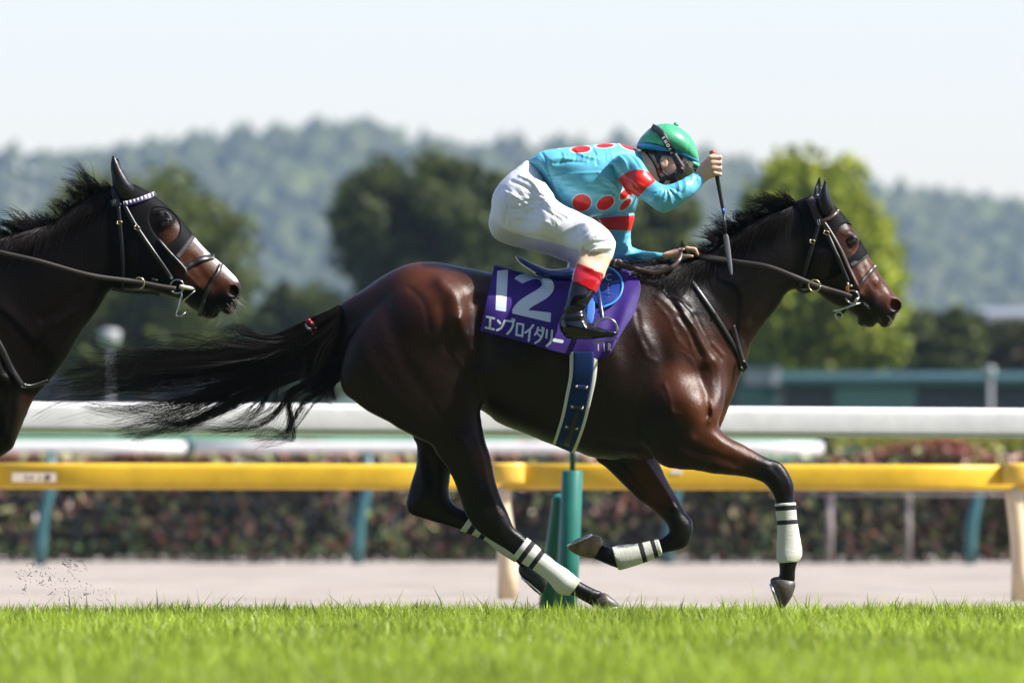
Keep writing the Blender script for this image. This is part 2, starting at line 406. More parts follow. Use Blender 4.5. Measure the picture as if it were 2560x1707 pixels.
# near white rail on padded green posts
def Wd(px, py, y): return W(px, py, y)
yA, yB = 11.7, 12.3
wr = empty('white_running_rail', W(1431, 1560, 12), 'white running rail on green padded posts right behind the galloping horse', 'rail', 'course rails')
PA = W(-1300, (993.4 + 1073.5) / 2, 11.4); PB = W(3900, (1029.6 + 1104) / 2, 12.6)
rail_bar('rail', PA, PB, .163, .11, M_WHITE, wr, seg=24, e=4.2, n=32)
def padded_post(px, y=12.05):
    mb = MB(); zt = WZ(1176, y); x = WX(px, y)
    mb.tube([(x - .035, y, -.09), (x - .02, y, .2), (x, y, zt - .006), (x, y, zt)], [.0575, .057, .0555, .050], 20); p = mb.build('post_padding', M_GREENPAD, wr)
    mb = MB(); mb.tube([(x + .001, y, zt - .02), (x - .002, y, WZ(1086, y))], .0145, 12); mb.tube([(x, y, WZ(1100, y)), (x, y, WZ(1086, y))], .022, 10); mb.build('post_neck', M_GREENMET, wr)
    mb = MB(); a = Vector((x - .07, y + .16, WZ(1240, y))); b = Vector((x - .125, y + .55, -.09))
    mb.tube([b, b.lerp(a, .5), a - (a - b) * .02, a], [.060, .050, .036, .028], 16); mb.build('post_brace', M_GREENPAD, wr)
for px in (-449, 1431, 3311): padded_post(px)
# yellow rail on cream posts
YD = 24.0
yr = empty('yellow_running_rail', W(1255, 1520, YD), 'yellow rail on curved cream posts along the near edge of the sand', 'rail', 'course rails')
zc = (1157 + 1224) / 2
def joint_x(k): return {-2: -1370, -1: -62, 0: 1268, 1: 2552, 2: 3836, 3: 5120}[k]
for k in range(-2, 3):
    a, b = joint_x(k) + 42, joint_x(k + 1) - 42
    rail_bar('rail', W(a - 60, zc + .0012 * (a - 1280), YD), W(b + 60, zc + 2 + .0012 * (b - 1280), YD), .166, .125, M_YELLOW, yr, e=4.2, seg=4)
for k in range(-2, 4):
    c = joint_x(k)
    rail_bar('joint_sleeve', W(c - 46, zc - 7, YD - .03), W(c + 44, zc - 7, YD - .03), .138, .115, M_YELLOW2, yr, e=5, seg=2)
    mb = MB(); zt = WZ(1214, YD); x = WX(c - 16, YD)
    mb.tube([(x + .045, YD + .02, -.09), (x + .044, YD + .02, .12), (x + .036, YD + .02, .28), (x + .020, YD + .01, .42), (x + .006, YD, .54), (x, YD, zt)], [.064, .063, .060, .058, .060, .062], 18)
    mb.build('post', M_CREAM, yr)
st = obj('number_sticker', [W(30, 1181, YD - .069), W(141, 1181, YD - .069), W(141, 1204, YD - .069), W(30, 1204, YD - .069)], [(3, 2, 1, 0)], M_STICK, yr, False)
mb = MB()
for c, (w, h) in (((66, 1191), (9, 2)), ((69, 1195), (2, 9)), ((80, 1193), (7, 6)), ((99, 1194), (3, 7))): mb.box(W(c[0], c[1], YD - .0705), (w / 392, .001, h / 392))
for k in range(10):
    a = k / 10 * 6.283; mb.box(W(119 + 6 * math.cos(a), 1193 + 5.5 * math.sin(a), YD - .0705), (.010, .001, .009))
mb.box(W(119, 1193, YD - .0705), (.014, .001, .006)); mb.build('handwriting', M_INK, st, False)['kind'] = 'stuff'
obj('white_sticker', [W(1677, 1175, YD - .066), W(1706, 1175, YD - .066), W(1706, 1184, YD - .066), W(1677, 1184, YD - .066)], [(3, 2, 1, 0)], M_WHITE, yr, False)
# inner rail beyond the sand
YI = 80.5
ir = empty('inner_white_rail', W(900, 1402, YI), 'blurred white rail on teal posts on the far side of the sand', 'rail', 'course rails')
rail_bar('rail', W(-900, 1117, YI), W(466, 1118, YI), .125, .12, M_WHITE, ir, seg=6); rail_bar('rail', W(486, 1118, YI), W(1540, 1119, YI), .125, .12, M_WHITE, ir, seg=6); rail_bar('rail', W(1545, 1119, YI), W(2058, 1120, YI), .125, .12, M_WHITE, ir, seg=3)
for px in (-650, 113, 905, 1680, 2436):
    mb = MB(); x = WX(px, YI); top = WZ(1122, YI) if px < 2000 else WZ(1222, YI)
    mb.tube([(x - .055, YI - .05, -.09), (x - .05, YI - .05, .15), (x - .03, YI - .05, .4), (x + .02, YI - .03, .62), (x + .06, YI, min(.80, top - .02)), (x + .07, YI, top)], [.070, .068, .066, .062, .058, .055], 14)
    mb.build('post', M_TEAL, ir)
mb = MB(); x = WX(478, YI); mb.tube([(x - .04, YI, WZ(1140, YI)), (x, YI, WZ(1110, YI)), (x - .06, YI, WZ(1092, YI))], .05, 10); mb.build('joint', M_TEAL, ir)
# wire fence in front of the hedge on the right
wf = empty('wire_fence', W(2075, 1408, 80.0), 'thin grey posts and top bar of a wire fence in front of the hedge', 'fence')
for px in (2075, 2272, 2640): 
    mb = MB(); mb.tube([W(px, 1413, 80.0), W(px, 1231, 80.0)], .037 if px != 2272 else .03, 10); mb.build('post', M_POSTGREY, wf)
mb = MB(); mb.tube([W(1975, 1233, 79.95), W(2700, 1236, 79.95)], .014, 8); mb.build('top_bar', M_POSTGREY, wf)

# ------------------------------------------------------------------ vegetation
M_LEAF = leaf_mat('tree_leaf', rough=0.55, transl=0.40, spec=0.3)
M_HEDGE = leaf_mat('hedge_leaf', rough=0.3, transl=0.15, spec=0.35)
M_YOUNG = leaf_mat('young_glint_leaf', rough=0.42, transl=0.2, spec=0.5)
M_BARK = PM('bark', (0.085, 0.062, 0.045), 0.9, noise=0.4, nscale=6)
def hedge(name, pA, pB, base, top, depth, n, size, pal, toppal, label, hi=0.12, young=0):
    """pA, pB: plan ends"""
    h = empty(name, ((pA[0] + pB[0]) / 2, (pA[1] + pB[1]) / 2, base), label, 'hedge')
    A = np.array(pA, float); B = np.array(pB, float); d = B - A; L = np.linalg.norm(d); nr = np.array([d[1], -d[0]]) / L
    if nr[1] > 0: nr = -nr
    t = rng.uniform(0, 1, n); face = rng.uniform(0, 1, n)
    q = np.where(face < .55, np.abs(rng.normal(0, .08, n)), rng.uniform(0, depth, n))      # distance behind the front face
    z = np.where(face < .80, rng.uniform(base, top, n), top - np.abs(rng.normal(0, .05, n)))
    wob = .06 * vnoise(t * L * 1.5, z * 3, 31) ; ztop = .05 * vnoise(t * L * 2.5, z * 0, 37)
    z = np.minimum(z, top) + np.clip((z - base) / (top - base), 0, 1) * ztop
    C = np.stack([A[0] + d[0] * t - nr[0] * (q + wob), A[1] + d[1] * t - nr[1] * (q + wob), z], 1)
    V, F = leaf_quads(C, size * rng.uniform(.6, 1.4, n), size * .5)
    o = obj('foliage', V, F, M_HEDGE, h, False)
    P = np.array(pal); w = P[:, 3] / P[:, 3].sum(); c = P[rng.choice(len(P), n, p=w), :3]
    Tp = np.array(toppal); wt = Tp[:, 3] / Tp[:, 3].sum(); ct = Tp[rng.choice(len(Tp), n, p=wt), :3]
    c = np.where((z > top - hi)[:, None], ct, c) * np.clip(rng.normal(1, .2, (n, 1)), .4, 1.6)
    attr_col(o.data, 'tint', np.repeat(c, 4, 0)); o['kind'] = 'stuff'
    if young:      # large young leaves, paled and turned sunward to put glints on the hedge face
        n2 = young; t = rng.uniform(0, 1, n2); z = rng.uniform(base + .05, top, n2); q = -rng.uniform(.0, .10, n2)
        C = np.stack([A[0] + d[0] * t - nr[0] * q, A[1] + d[1] * t - nr[1] * q, z], 1)
        hv3 = np.array([sdir.x, sdir.y, sdir.z]) + np.array([0, -1.0, 0]); hv3 /= np.linalg.norm(hv3); nn = hv3 + rng.normal(0, .33, (n2, 3)); ax = np.cross(nn, rng.normal(0, 1, (n2, 3))); ax /= np.linalg.norm(ax, axis=1)[:, None]; bx = np.cross(nn, ax); bx /= np.linalg.norm(bx, axis=1)[:, None]
        Ls = rng.uniform(.05, .20, n2)[:, None]; V = np.stack([C - ax * Ls / 2, C + bx * Ls * .27, C + ax * Ls / 2, C - bx * Ls * .27], 1).reshape(-1, 3)
        o2 = obj('young_glint_leaves', V, np.arange(4 * n2).reshape(n2, 4), M_YOUNG, h, False); o2['kind'] = 'stuff'
        Y = np.array([(.50, .26, .19), (.40, .16, .10), (.38, .40, .13), (.27, .31, .08), (.42, .33, .16)]); attr_col(o2.data, 'tint', np.repeat(Y[rng.integers(0, 5, n2)] * rng.uniform(.5, 1.2, (n2, 1)), 4, 0))
    mb = MB()
    for k in range(int(L / .45)):
        p = A + d * (k + .5) / int(L / .45) - nr * depth * .5; mb.tube([(p[0], p[1], base - .05), (p[0] + random.uniform(-.1, .1), p[1], base + (top - base) * .75)], [.025, .008], 5)
    s = mb.build('stem', M_BARK, h); s['kind'] = 'stuff'
    return h
HPAL = [(.011, .015, .004, 6), (.030, .038, .008, 3), (.070, .075, .015, 1.2), (.10, .030, .018, 1.2), (.17, .065, .04, .7), (.09, .050, .010, 1.0)]
hedge('photinia_hedge', (-13, 91.5), (13, 85), -.10, 1.27, .8, 90000, .080, HPAL, [(.30, .075, .05, 4), (.40, .20, .14, 2), (.14, .15, .04, 1.5), (.26, .20, .07, 1)], 'trimmed dark green hedge with red new leaves beyond the sand', young=3400)
hedge('golden_hedge', (WX(2060, 120), 120), (WX(3400, 120), 112), -.2, WZ(1094, 118), 1.2, 12000, .11, [(.10, .13, .02, 3), (.22, .22, .03, 2), (.05, .07, .015, 3)], [(.34, .32, .03, 3), (.22, .24, .03, 2)], 'low yellow-green clipped hedge at the right beyond the red hedge', .2)

def tree(name, px0, px1, top, bot, D, label, pal, n=7000, lobes=None, trunk=True, cone=0.0, leaf=.30, seed=1, group='trees beyond the course', base_z=-.2):
    r = np.random.default_rng(seed); y = D - CAM_D; x0, x1 = WX(px0, y), WX(px1, y); zt, zb = WZ(top, y), max(WZ(bot, y), .3)
    cx, hw, cz, hz = (x0 + x1) / 2, (x1 - x0) / 2, (zt + zb) / 2, (zt - zb) / 2; dep = hw * .9
    T = empty(name, (cx, y, base_z), label, 'tree', group)
    nc = lobes or 90; cl = []
    while len(cl) < nc:
        p = r.uniform(-1, 1, 3); k = (np.abs(p) ** 2.8).sum() ** (1 / 2.8)
        if k > 1 or k < .35: continue
        w = 1 - cone * max(0, (p[2] + 1) / 2) ** 1.1
        cl.append((cx + p[0] * hw * .86 * w, y + p[1] * dep * .86 * w, cz + p[2] * hz * .9, (.17 + .16 * r.uniform()) * min(hw, hz) * (1 - .45 * cone * (p[2] + 1) / 2)))
    cl = np.array(cl); idx = r.integers(0, nc, n); u = r.normal(0, 1, (n, 3)); u /= np.linalg.norm(u, axis=1)[:, None]
    rad = cl[idx, 3] * r.uniform(.55, 1.12, n)
    C = cl[idx, :3] + u * rad[:, None] * np.array([1, 1, .82])
    V, F = leaf_quads(C, leaf * r.uniform(.6, 1.5, n), leaf * .7)
    o = obj('crown', V, F, M_LEAF, T, False)
    P = np.array(pal); c = P[r.integers(0, len(P), n)] * np.clip(r.normal(1, .22, (n, 1)), .4, 1.7); cs = r.normal(1, .16, nc)[idx][:, None]
    attr_col(o.data, 'tint', np.repeat(c * cs, 4, 0))
    if trunk:
        mb = MB(); mb.tube([(cx, y, base_z), (cx + .1, y, zb), (cx + .05, y + .1, cz), (cx, y, zt - hz * .4)], [.05 * hw + .12, .04 * hw + .10, .025 * hw + .06, .03], 10)
        for k in range(7):
            e = cl[r.integers(nc)]; s0 = zb + (cz - zb) * r.uniform(0, 1.1); mb.tube([(cx + .05, y, s0), ((cx + e[0]) / 2, (y + e[1]) / 2, (s0 + e[2]) / 2 + .2), e[:3]], [.015 * hw + .05, .01 * hw + .03, .02], 6)
        mb.build('trunk', M_BARK, T)
    return T
DK = [(.042, .062, .018), (.058, .082, .022), (.080, .105, .026)]
OL = [(.085, .110, .022), (.065, .088, .020), (.125, .145, .028)]
BR = [(.26, .30, .028), (.36, .39, .036), (.18, .23, .026)]
tree('round_tree', 80, 640, 425, 1010, 330, 'rounded olive green tree behind the black horse head', OL, 13000, 130, seed=3)
tree('broad_tree', 800, 1350, 390, 800, 335, 'broad dark green tree behind the jockey, left half', DK + OL[:1], 14000, 130, seed=4)
tree('broad_tree', 1190, 1790, 420, 810, 345, 'broad dark green tree behind the jockey, right half', DK + OL, 13000, 130, seed=5)
tree('pointed_tree', 1770, 2310, 376, 1000, 280, 'tall bright yellow-green pointed tree behind the leading horse head', BR, 15000, 170, cone=.42, seed=6)
tree('dark_tree', 1640, 2080, 640, 1010, 330, 'dark tree added for the shade left of the bright pointed tree', DK, 6500, 80, seed=8)  # added tree: dark leaves stand in for the pointed tree's shade
tree('small_tree', 2210, 2480, 752, 960, 300, 'small dark green bushy tree right of the bright pointed tree', DK + OL, 4500, 60, seed=9, leaf=.22)
tree('small_tree', 2420, 2700, 800, 960, 310, 'small brownish bushy tree at the right edge', [(.07, .06, .02), (.06, .07, .02)], 3500, 50, seed=10, leaf=.22)
tree('dark_tree', 560, 900, 700, 1010, 360, 'dark low tree behind the flying tail', DK, 5000, 70, seed=12)

# ------------------------------------------------------------------ buildings and street furniture beyond the course
M_DKWALL = PM('dark_grey_wall', (0.045, 0.050, 0.060), 0.7, noise=0.15, nscale=1)
M_ROOFGREY = PM('pale_grey_roof', (0.20, 0.21, 0.23), 0.6, noise=0.1, nscale=1)
M_ROOFGREEN = PM('green_roof', (0.012, 0.055, 0.050), 0.5, noise=0.1, nscale=1)
M_PALEGREEN = PM('pale_green_panel', (0.10, 0.19, 0.165), 0.6, noise=0.08, nscale=1)
M_LTGREEN = PM('light_green_board', (0.33, 0.56, 0.36), 0.6, noise=0.05, nscale=1)
M_GLASSD = PM('dark_window_glass', (0.02, 0.025, 0.03), 0.1, spec=0.6)
M_LAMPW = PM('white_lamp_globe', (0.34, 0.36, 0.35), 0.45)
M_LAMPPOST = PM('pale_grey_pole', (0.17, 0.18, 0.19), 0.5)
M_WALLP = PM('pale_wall', (0.30, 0.31, 0.33), 0.7, noise=0.06, nscale=1)
def house(name, px0, px1, top, D, depth, wall, roof, label, over=.3, rh=.35, nwin=8, wz=(.35, .75), base=-.3, win=True, panels=()):
    y = D - CAM_D; x0, x1 = WX(px0, y), WX(px1, y); zt = WZ(top, y)
    B = empty(name, ((x0 + x1) / 2, y + depth / 2, base), label, 'building')
    mb = MB(); mb.box(((x0 + x1) / 2, y + depth / 2, (base + zt - rh) / 2), (x1 - x0, depth, zt - rh - base)); mb.build('wall', wall, B, False)
    mb = MB(); xa, xb, ya, yb = x0 - over, x1 + over, y - over, y + depth + over; ze = zt - rh
    mb.add([(xa, ya, ze + .003), (xb, ya, ze + .003), (xb, yb, ze + .003), (xa, yb, ze + .003), (xa, ya, ze + rh * .45), (xb, ya, ze + rh * .45), (xb, yb, ze + rh * .45), (xa, yb, ze + rh * .45), (xa + over, y + depth / 2, zt), (xb - over, y + depth / 2, zt)],
           [(0, 1, 2, 3), (0, 4, 5, 1), (2, 6, 7, 3), (1, 5, 6, 2), (3, 7, 4, 0), (4, 8, 9, 5), (6, 9, 8, 7), (5, 9, 6), (7, 8, 4)]); mb.build('roof', roof, B, False)
    if win:
        hgt = zt - rh - base
        for k in range(nwin):
            wx = x0 + (x1 - x0) * (k + .5) / nwin; ww = (x1 - x0) / nwin * .6
            if any(WX(a, y) - .1 < wx + ww / 2 and wx - ww / 2 < WX(b, y) + .1 for a, b in panels): continue
            mb = MB(); mb.box((wx, y - .03, base + hgt * (wz[0] + wz[1]) / 2), (ww, .06, hgt * (wz[1] - wz[0]))); f = mb.build('window', wall, B, False)
            mb = MB(); mb.box((wx, y - .065, base + hgt * (wz[0] + wz[1]) / 2), (ww * .88, .02, hgt * (wz[1] - wz[0]) * .86)); mb.build('pane', M_GLASSD, f, False)
    for a, b in panels:
        mb = MB(); mb.box(((WX(a, y) + WX(b, y)) / 2, y - .05, (base + zt - rh) / 2 - .01), (WX(b, y) - WX(a, y), .09, zt - rh - base - .05)); mb.build('panel', M_PALEGREEN, B, False)
    return B
house('long_shed', -700, 830, 786, 375, 9, M_DKWALL, M_ROOFGREY, 'long dark grey shed with a pale roof edge behind the flying tail', nwin=14)
house('green_roofed_stand', 1960, 2900, 925, 250, 7, M_DKWALL, M_ROOFGREEN, 'low dark building with a green roof at the lower right', nwin=11, panels=((2085, 2290),), rh=.32)
house('low_shed', 1000, 1900, 915, 330, 8, M_DKWALL, M_ROOFGREEN, 'dark low shed mostly hidden behind the leading horse', nwin=8)
house('pale_pavilion', 2455, 2750, 765, 420, 8, M_DKWALL, M_ROOFGREY, 'pale distant pavilion at the right edge above the green roof', nwin=6, rh=.6)
# kiosk with white top and teal skirt
K = empty('course_kiosk', W(1895, 1010, 190), 'small kiosk with white upper panel and teal lower panel', 'kiosk')
yk = 190.0
def pan(name, a, b, c, d, mat, dy=0.0, dep=1.2):
    mb = MB(); p, q = W(a, c, yk), W(b, d, yk); mb.box(((p.x + q.x) / 2, yk + dep / 2 + dy, (p.z + q.z) / 2), (abs(q.x - p.x), dep, abs(p.z - q.z))); return mb.build(name, mat, K, False)
pan('skirt', 1846, 1938, 962, 1300, M_ROOFGREEN); pan('upper_panel', 1862, 1926, 918, 961, M_WALLP); pan('corner_post', 1928, 1950, 916, 961, M_WALLP, -.05, .5); pan('cap', 1842, 1948, 908, 915, M_ROOFGREEN, -.1, 1.5)
# pale green board low behind the inner rail
lb = empty('green_board_fence', W(1000, 1140, 150), 'light green low board fence above the inner white rail', 'fence')
for a, b in ((-1000, -300), (-296, 300), (304, 900), (904, 1480), (1484, 2046)):
    mb = MB(); p, q = W(a, 1083, 150), W(b, 1150, 150); mb.box(((p.x + q.x) / 2, 150, (p.z + q.z) / 2), (q.x - p.x, .06, p.z - q.z)); mb.build('board', M_LTGREEN, lb, False)
    mb = MB(); mb.tube([(p.x + .1, 150.1, -.3), (p.x + .1, 150.1, p.z - .02)], .05, 8); mb.build('post', M_TEAL, lb)
    mb = MB(); mb.tube([(q.x - .1, 150.1, -.3), (q.x - .1, 150.1, q.z)], .05, 8); mb.build('post', M_TEAL, lb)
def lamp(px, py, w, h, D, label, globe=False):
    y = D - CAM_D; x, z = WX(px, y), WZ(py, y); s = D / KPX
    L = empty('lamp_post', (x, y, -.3), label, 'lamp post', 'lamp posts beyond the course')
    mb = MB(); mb.tube([(x, y, -.3), (x, y, z - h * s / 2)], [.07, .05], 10); mb.build('pole', M_LAMPPOST, L)
    mb = MB(); mb.tube([(x, y, z - h * s * .5), (x, y, z - h * s * .35), (x, y, z + h * s * .3), (x, y, z + h * s * .42), (x, y, z + h * s * .5)], [w * s * .18, w * s * .42, w * s * .5, w * s * .42, w * s * .1], 14); mb.build('lamp_head', M_LAMPW, L)
lamp(275, 845, 54, 46, 230, 'grey lamp post with a white head under the black horse chin')
lamp(40, 425, 26, 26, 480, 'tall pale lamp post at the upper left edge, leftmost'); lamp(75, 432, 24, 24, 500, 'tall pale lamp post at the upper left, second from the edge')
lamp(2476, 930, 26, 30, 240, 'short lamp post with round white head before the green roof')

# ------------------------------------------------------------------ wooded hill
def hill():
    DY = 4200.0; s = (DY + CAM_D) / KPX
    prof = np.array([(-2200, 470), (-900, 440), (-300, 420), (0, 405), (200, 392), (400, 362), (520, 366), (600, 352), (700, 342), (850, 330), (960, 330), (1020, 372), (1150, 378), (1350, 380), (1500, 376), (1700, 400), (1900, 440), (2050, 470), (2200, 480), (2330, 490), (2450, 500), (2560, 520), (2900, 560), (3600, 600), (4800, 640)], float)
    xs = np.linspace(-530, 730, 150); rid = np.interp(xs / s + 1280, prof[:, 0], (HZ - prof[:, 1]) * s + CAM_H)
    ysl = np.linspace(3020, 4600, 60)
    def zf(x, y):
        r = np.interp(np.asarray(x) / s + 1280, prof[:, 0], (HZ - prof[:, 1]) * s + CAM_H) - 4.5
        t = np.clip((np.asarray(y) - 3080) / 1120, 0, 1.3); return -.3 + r * np.where(t < 1, t ** .9, 1 - (t - 1) * .4) + 0.7 * vnoise(np.asarray(x) * .025, np.asarray(y) * .025, 41)
    X, Y = np.meshgrid(xs, ysl); Z = zf(X, Y); m = len(xs)
    F = np.array([(i * m + j, i * m + j + 1, (i + 1) * m + j + 1, (i + 1) * m + j) for i in range(len(ysl) - 1) for j in range(m - 1)])
    o = obj('hill', np.stack([X, Y, Z], -1).reshape(-1, 3), F, M_FIELD); tag(o, kind='structure')
    bm = bmesh.new(); bmesh.ops.create_icosphere(bm, subdivisions=1, radius=1); iv = np.array([v.co[:] for v in bm.verts]); iff = np.array([[v.index for v in f.verts] for f in bm.faces]); bm.free()
    V = []; Fc = []; T = []; b = 0; n = 9000
    px = rng.uniform(-520, 715, n); py = 3080 + 1180 * rng.uniform(0, 1, n) ** .8; R = rng.uniform(3.2, 6.6, n)
    px[:1100] = rng.uniform(-520, 715, 1100); py[:1100] = rng.uniform(4120, 4260, 1100)
    pz = zf(px, py)
    for k in range(n):
        q = iv * (1 + .30 * np.sin(iv[:, :1] * 3.1 + k) * np.sin(iv[:, 1:2] * 3.7 + 2 * k) + .22 * rng.normal(0, 1, (len(iv), 1)))
        V.append(q * np.array([R[k], R[k], R[k] * rng.uniform(.85, 1.5)]) + np.array([px[k], py[k], pz[k] + R[k] * .4])); Fc.append(iff + b); b += len(iv)
        g = np.array([.060, .082, .020]) * rng.uniform(.6, 1.5) + np.array([.025, .02, 0]) * rng.uniform(0, 1)
        T.append(np.repeat(g[None], len(iv), 0) * np.clip(rng.normal(1, .25, (len(iv), 1)), .4, 1.7))
    w = obj('hillside_wood', np.concatenate(V), np.concatenate(Fc), M_LEAF, None, False); attr_col(w.data, 'tint', np.concatenate(T))
    tag(w, 'distant hazy wooded hillside under the pale sky', 'wood', kind='stuff')
hill()

# ------------------------------------------------------------------ unseen stand behind the camera, added to block the sky
M_CONC = PM('unseen_stand_concrete', (0.10, 0.10, 0.105), 0.8, noise=0.15, nscale=.3)
M_STANDROOF = PM('unseen_stand_roof', (0.12, 0.12, 0.13), 0.6)
gs = empty('unseen_grandstand', (0, -110, 0), 'tall grey stand with stepped tiers, added unseen behind the camera to block the sky', 'unseen_grandstand')
for k in range(5):
    mb = MB(); mb.box((0, -86 - 8 * k, 4 + 4.4 * k), (420, 8, 8 + 8.8 * k)); mb.build('tier', M_CONC, gs, False)
mb = MB(); mb.box((0, -108, 61), (430, 52, 1.5)); mb.build('roof', M_STANDROOF, gs, False)
mb = MB(); mb.box((0, -129, 30), (420, 2, 60.4)); mb.build('back_wall', M_CONC, gs, False)
for k in range(15):
    mb = MB(); mb.box((-203 + 29 * k, -126, 30), (1.4, 1.4, 60.2)); mb.build('pillar', M_CONC, gs, False)

# ------------------------------------------------------------------ haze: one closed box of thin air around everything
mh = bpy.data.materials.new('haze_air'); mh.use_nodes = True; hn = mh.node_tree.nodes; hl = mh.node_tree.links
for x_ in list(hn): hn.remove(x_)
ho = hn.new('ShaderNodeOutputMaterial'); hv_ = hn.new('ShaderNodeVolumePrincipled'); hv_.inputs['Color'].default_value = (0.60, 0.78, 1.0, 1); hv_.inputs['Density'].default_value = 0.000085; hv_.inputs['Anisotropy'].default_value = 0.25
hl.new(hv_.outputs[0], ho.inputs['Volume'])
mb = MB(); mb.box((0, 2330, 110), (3900, 5040, 224)); hz_ = mb.build('haze', mh, None, False); tag(hz_, 'thin pale blue air haze over the whole course', 'haze', kind='stuff')
hz_.display_type = 'WIRE'
# ------------------------------------------------------------------ horses
class Surf:
    """camera-side surface of a solid, looked up by photo position"""
    def __init__(s, fld, y=0.0, blur=2):
        N = fld.near(); s.f = fld; s.y0 = y; s.h = fld.h
        ok = ~np.isnan(N); A = np.where(ok, N, 0.0)
        s.ok = ok; s.A = A
        B = A.copy(); M = ok.astype(float)
        for _ in range(60):                    # let the last known depth run a little past the outline
            Bn = np.zeros_like(B); Mn = np.zeros_like(M)
            for a, b in ((0, 1), (0, -1), (1, 1), (1, -1)):
                Bn += np.roll(B * M, b, a); Mn += np.roll(M, b, a)
            new = (M == 0) & (Mn > 0); B[new] = Bn[new] / Mn[new]; M[new] = 1
        for _ in range(blur):
            B = (B * 4 + np.roll(B, 1, 0) + np.roll(B, -1, 0) + np.roll(B, 1, 1) + np.roll(B, -1, 1)) / 8
        s.B = B
    def yw(s, x, z):
        i = np.clip((x - s.f.xs[0]) / s.h, 0, len(s.f.xs) - 1.001); k = np.clip((z - s.f.zs[0]) / s.h, 0, len(s.f.zs) - 1.001)
        i0 = i.astype(int); k0 = k.astype(int); a = i - i0; b = k - k0
        return s.B[i0, k0] * (1 - a) * (1 - b) + s.B[i0 + 1, k0] * a * (1 - b) + s.B[i0, k0 + 1] * (1 - a) * b + s.B[i0 + 1, k0 + 1] * a * b
    def y(s, px, py):
        px = np.asarray(px, float); py = np.asarray(py, float)
        return s.yw(WX(px, s.y0), WZ(py, s.y0))

WSC = 1.25      # strap widths were read at the inner edge of their rounded borders
def strap(name, path, w, surf=None, off=0.003, th=0.004, mat=None, parent=None, n=8, m=4, ys=None, mirror=False, wlist=None, join=None, y=0.0, group=None):
    """a flat strap laid along a path (photo positions) on a body, or at given depths"""
    p = catmull(path, n) if len(path) > 2 else np.array([np.array(path[0]) + (np.array(path[1]) - np.array(path[0])) * t for t in np.linspace(0, 1, n + 1)], float)
    N = len(p); t = np.gradient(p, axis=0); t /= np.linalg.norm(t, axis=1)[:, None] + 1e-9
    nr = np.stack([-t[:, 1], t[:, 0]], 1)
    w = w * WSC; wlist = None if wlist is None else [a * WSC for a in wlist]
    ww = np.interp(np.linspace(0, 1, N), np.linspace(0, 1, len(wlist)), wlist) if wlist is not None else np.full(N, w)
    o = np.linspace(-0.5, 0.5, m)
    G = p[:, None, :] + nr[:, None, :] * (ww[:, None] * o[None, :])[:, :, None]
    if ys is not None:
        yy = np.interp(np.linspace(0, 1, N), np.linspace(0, 1, len(ys)), ys)[:, None] + np.zeros((1, m))
        if surf is not None: yy = np.minimum(yy, surf.y(G[..., 0], G[..., 1]) - off)
    else: yy = surf.y(G[..., 0], G[..., 1]) - off
    crown = th * (1 - (2 * o) ** 4)[None, :]
    def pts(yv): return np.stack([WX(G[..., 0], yv), yv, WZ(G[..., 1], yv)], -1).reshape(-1, 3)
    V = np.concatenate([pts(yy - crown * 0.6 - th * 0.4), pts(yy + th * 0.3)])
    F = []
    for i in range(N - 1):
        for j in range(m - 1):
            a = i * m + j; F.append((a, a + 1, a + m + 1, a + m)); b = N * m + a; F.append((b, b + m, b + m + 1, b + 1))
        a = i * m; b = a + m - 1; c = N * m
        F.append((a, a + m, c + a + m, c + a)); F.append((b, c + b, c + b + m, b + m))
    for i in (0, N - 1):
        for j in range(m - 1):
            a = i * m + j; F.append((a, N * m + a, N * m + a + 1, a + 1) if i == 0 else (a, a + 1, N * m + a + 1, N * m + a))
    if mirror:
        V2 = V.copy(); V2[:, 1] = 2 * y - V2[:, 1]; obj(name, V2, np.array(F)[:, ::-1], mat, parent)
    return obj(name, V, np.array(F), mat, parent)

def ring(mb, c, r, tube, y, flat=1.0, tilt=0.0, a0=0, a1=360, n=24, ry=None):
    P = []
    for k in range(n + 1):
        a = math.radians(a0 + (a1 - a0) * k / n); dx, dz = r * math.cos(a), (ry or r) * math.sin(a)
        ct, st = math.cos(tilt), math.sin(tilt)
        P.append(W(c[0] + dx * ct - dz * st, c[1] - dx * st - dz * ct, y))
    mb.tube(P, tube, 7)

def poly_solid(name, poly, sc, yc, h, mat, parent, y=0.0, smooth=3, k=0.02):
    F = Field([Part(poly, sc, yc, h=h, y=y)], h, k); v, q = F.mesh(smooth); return obj(name, v, q, mat, parent)

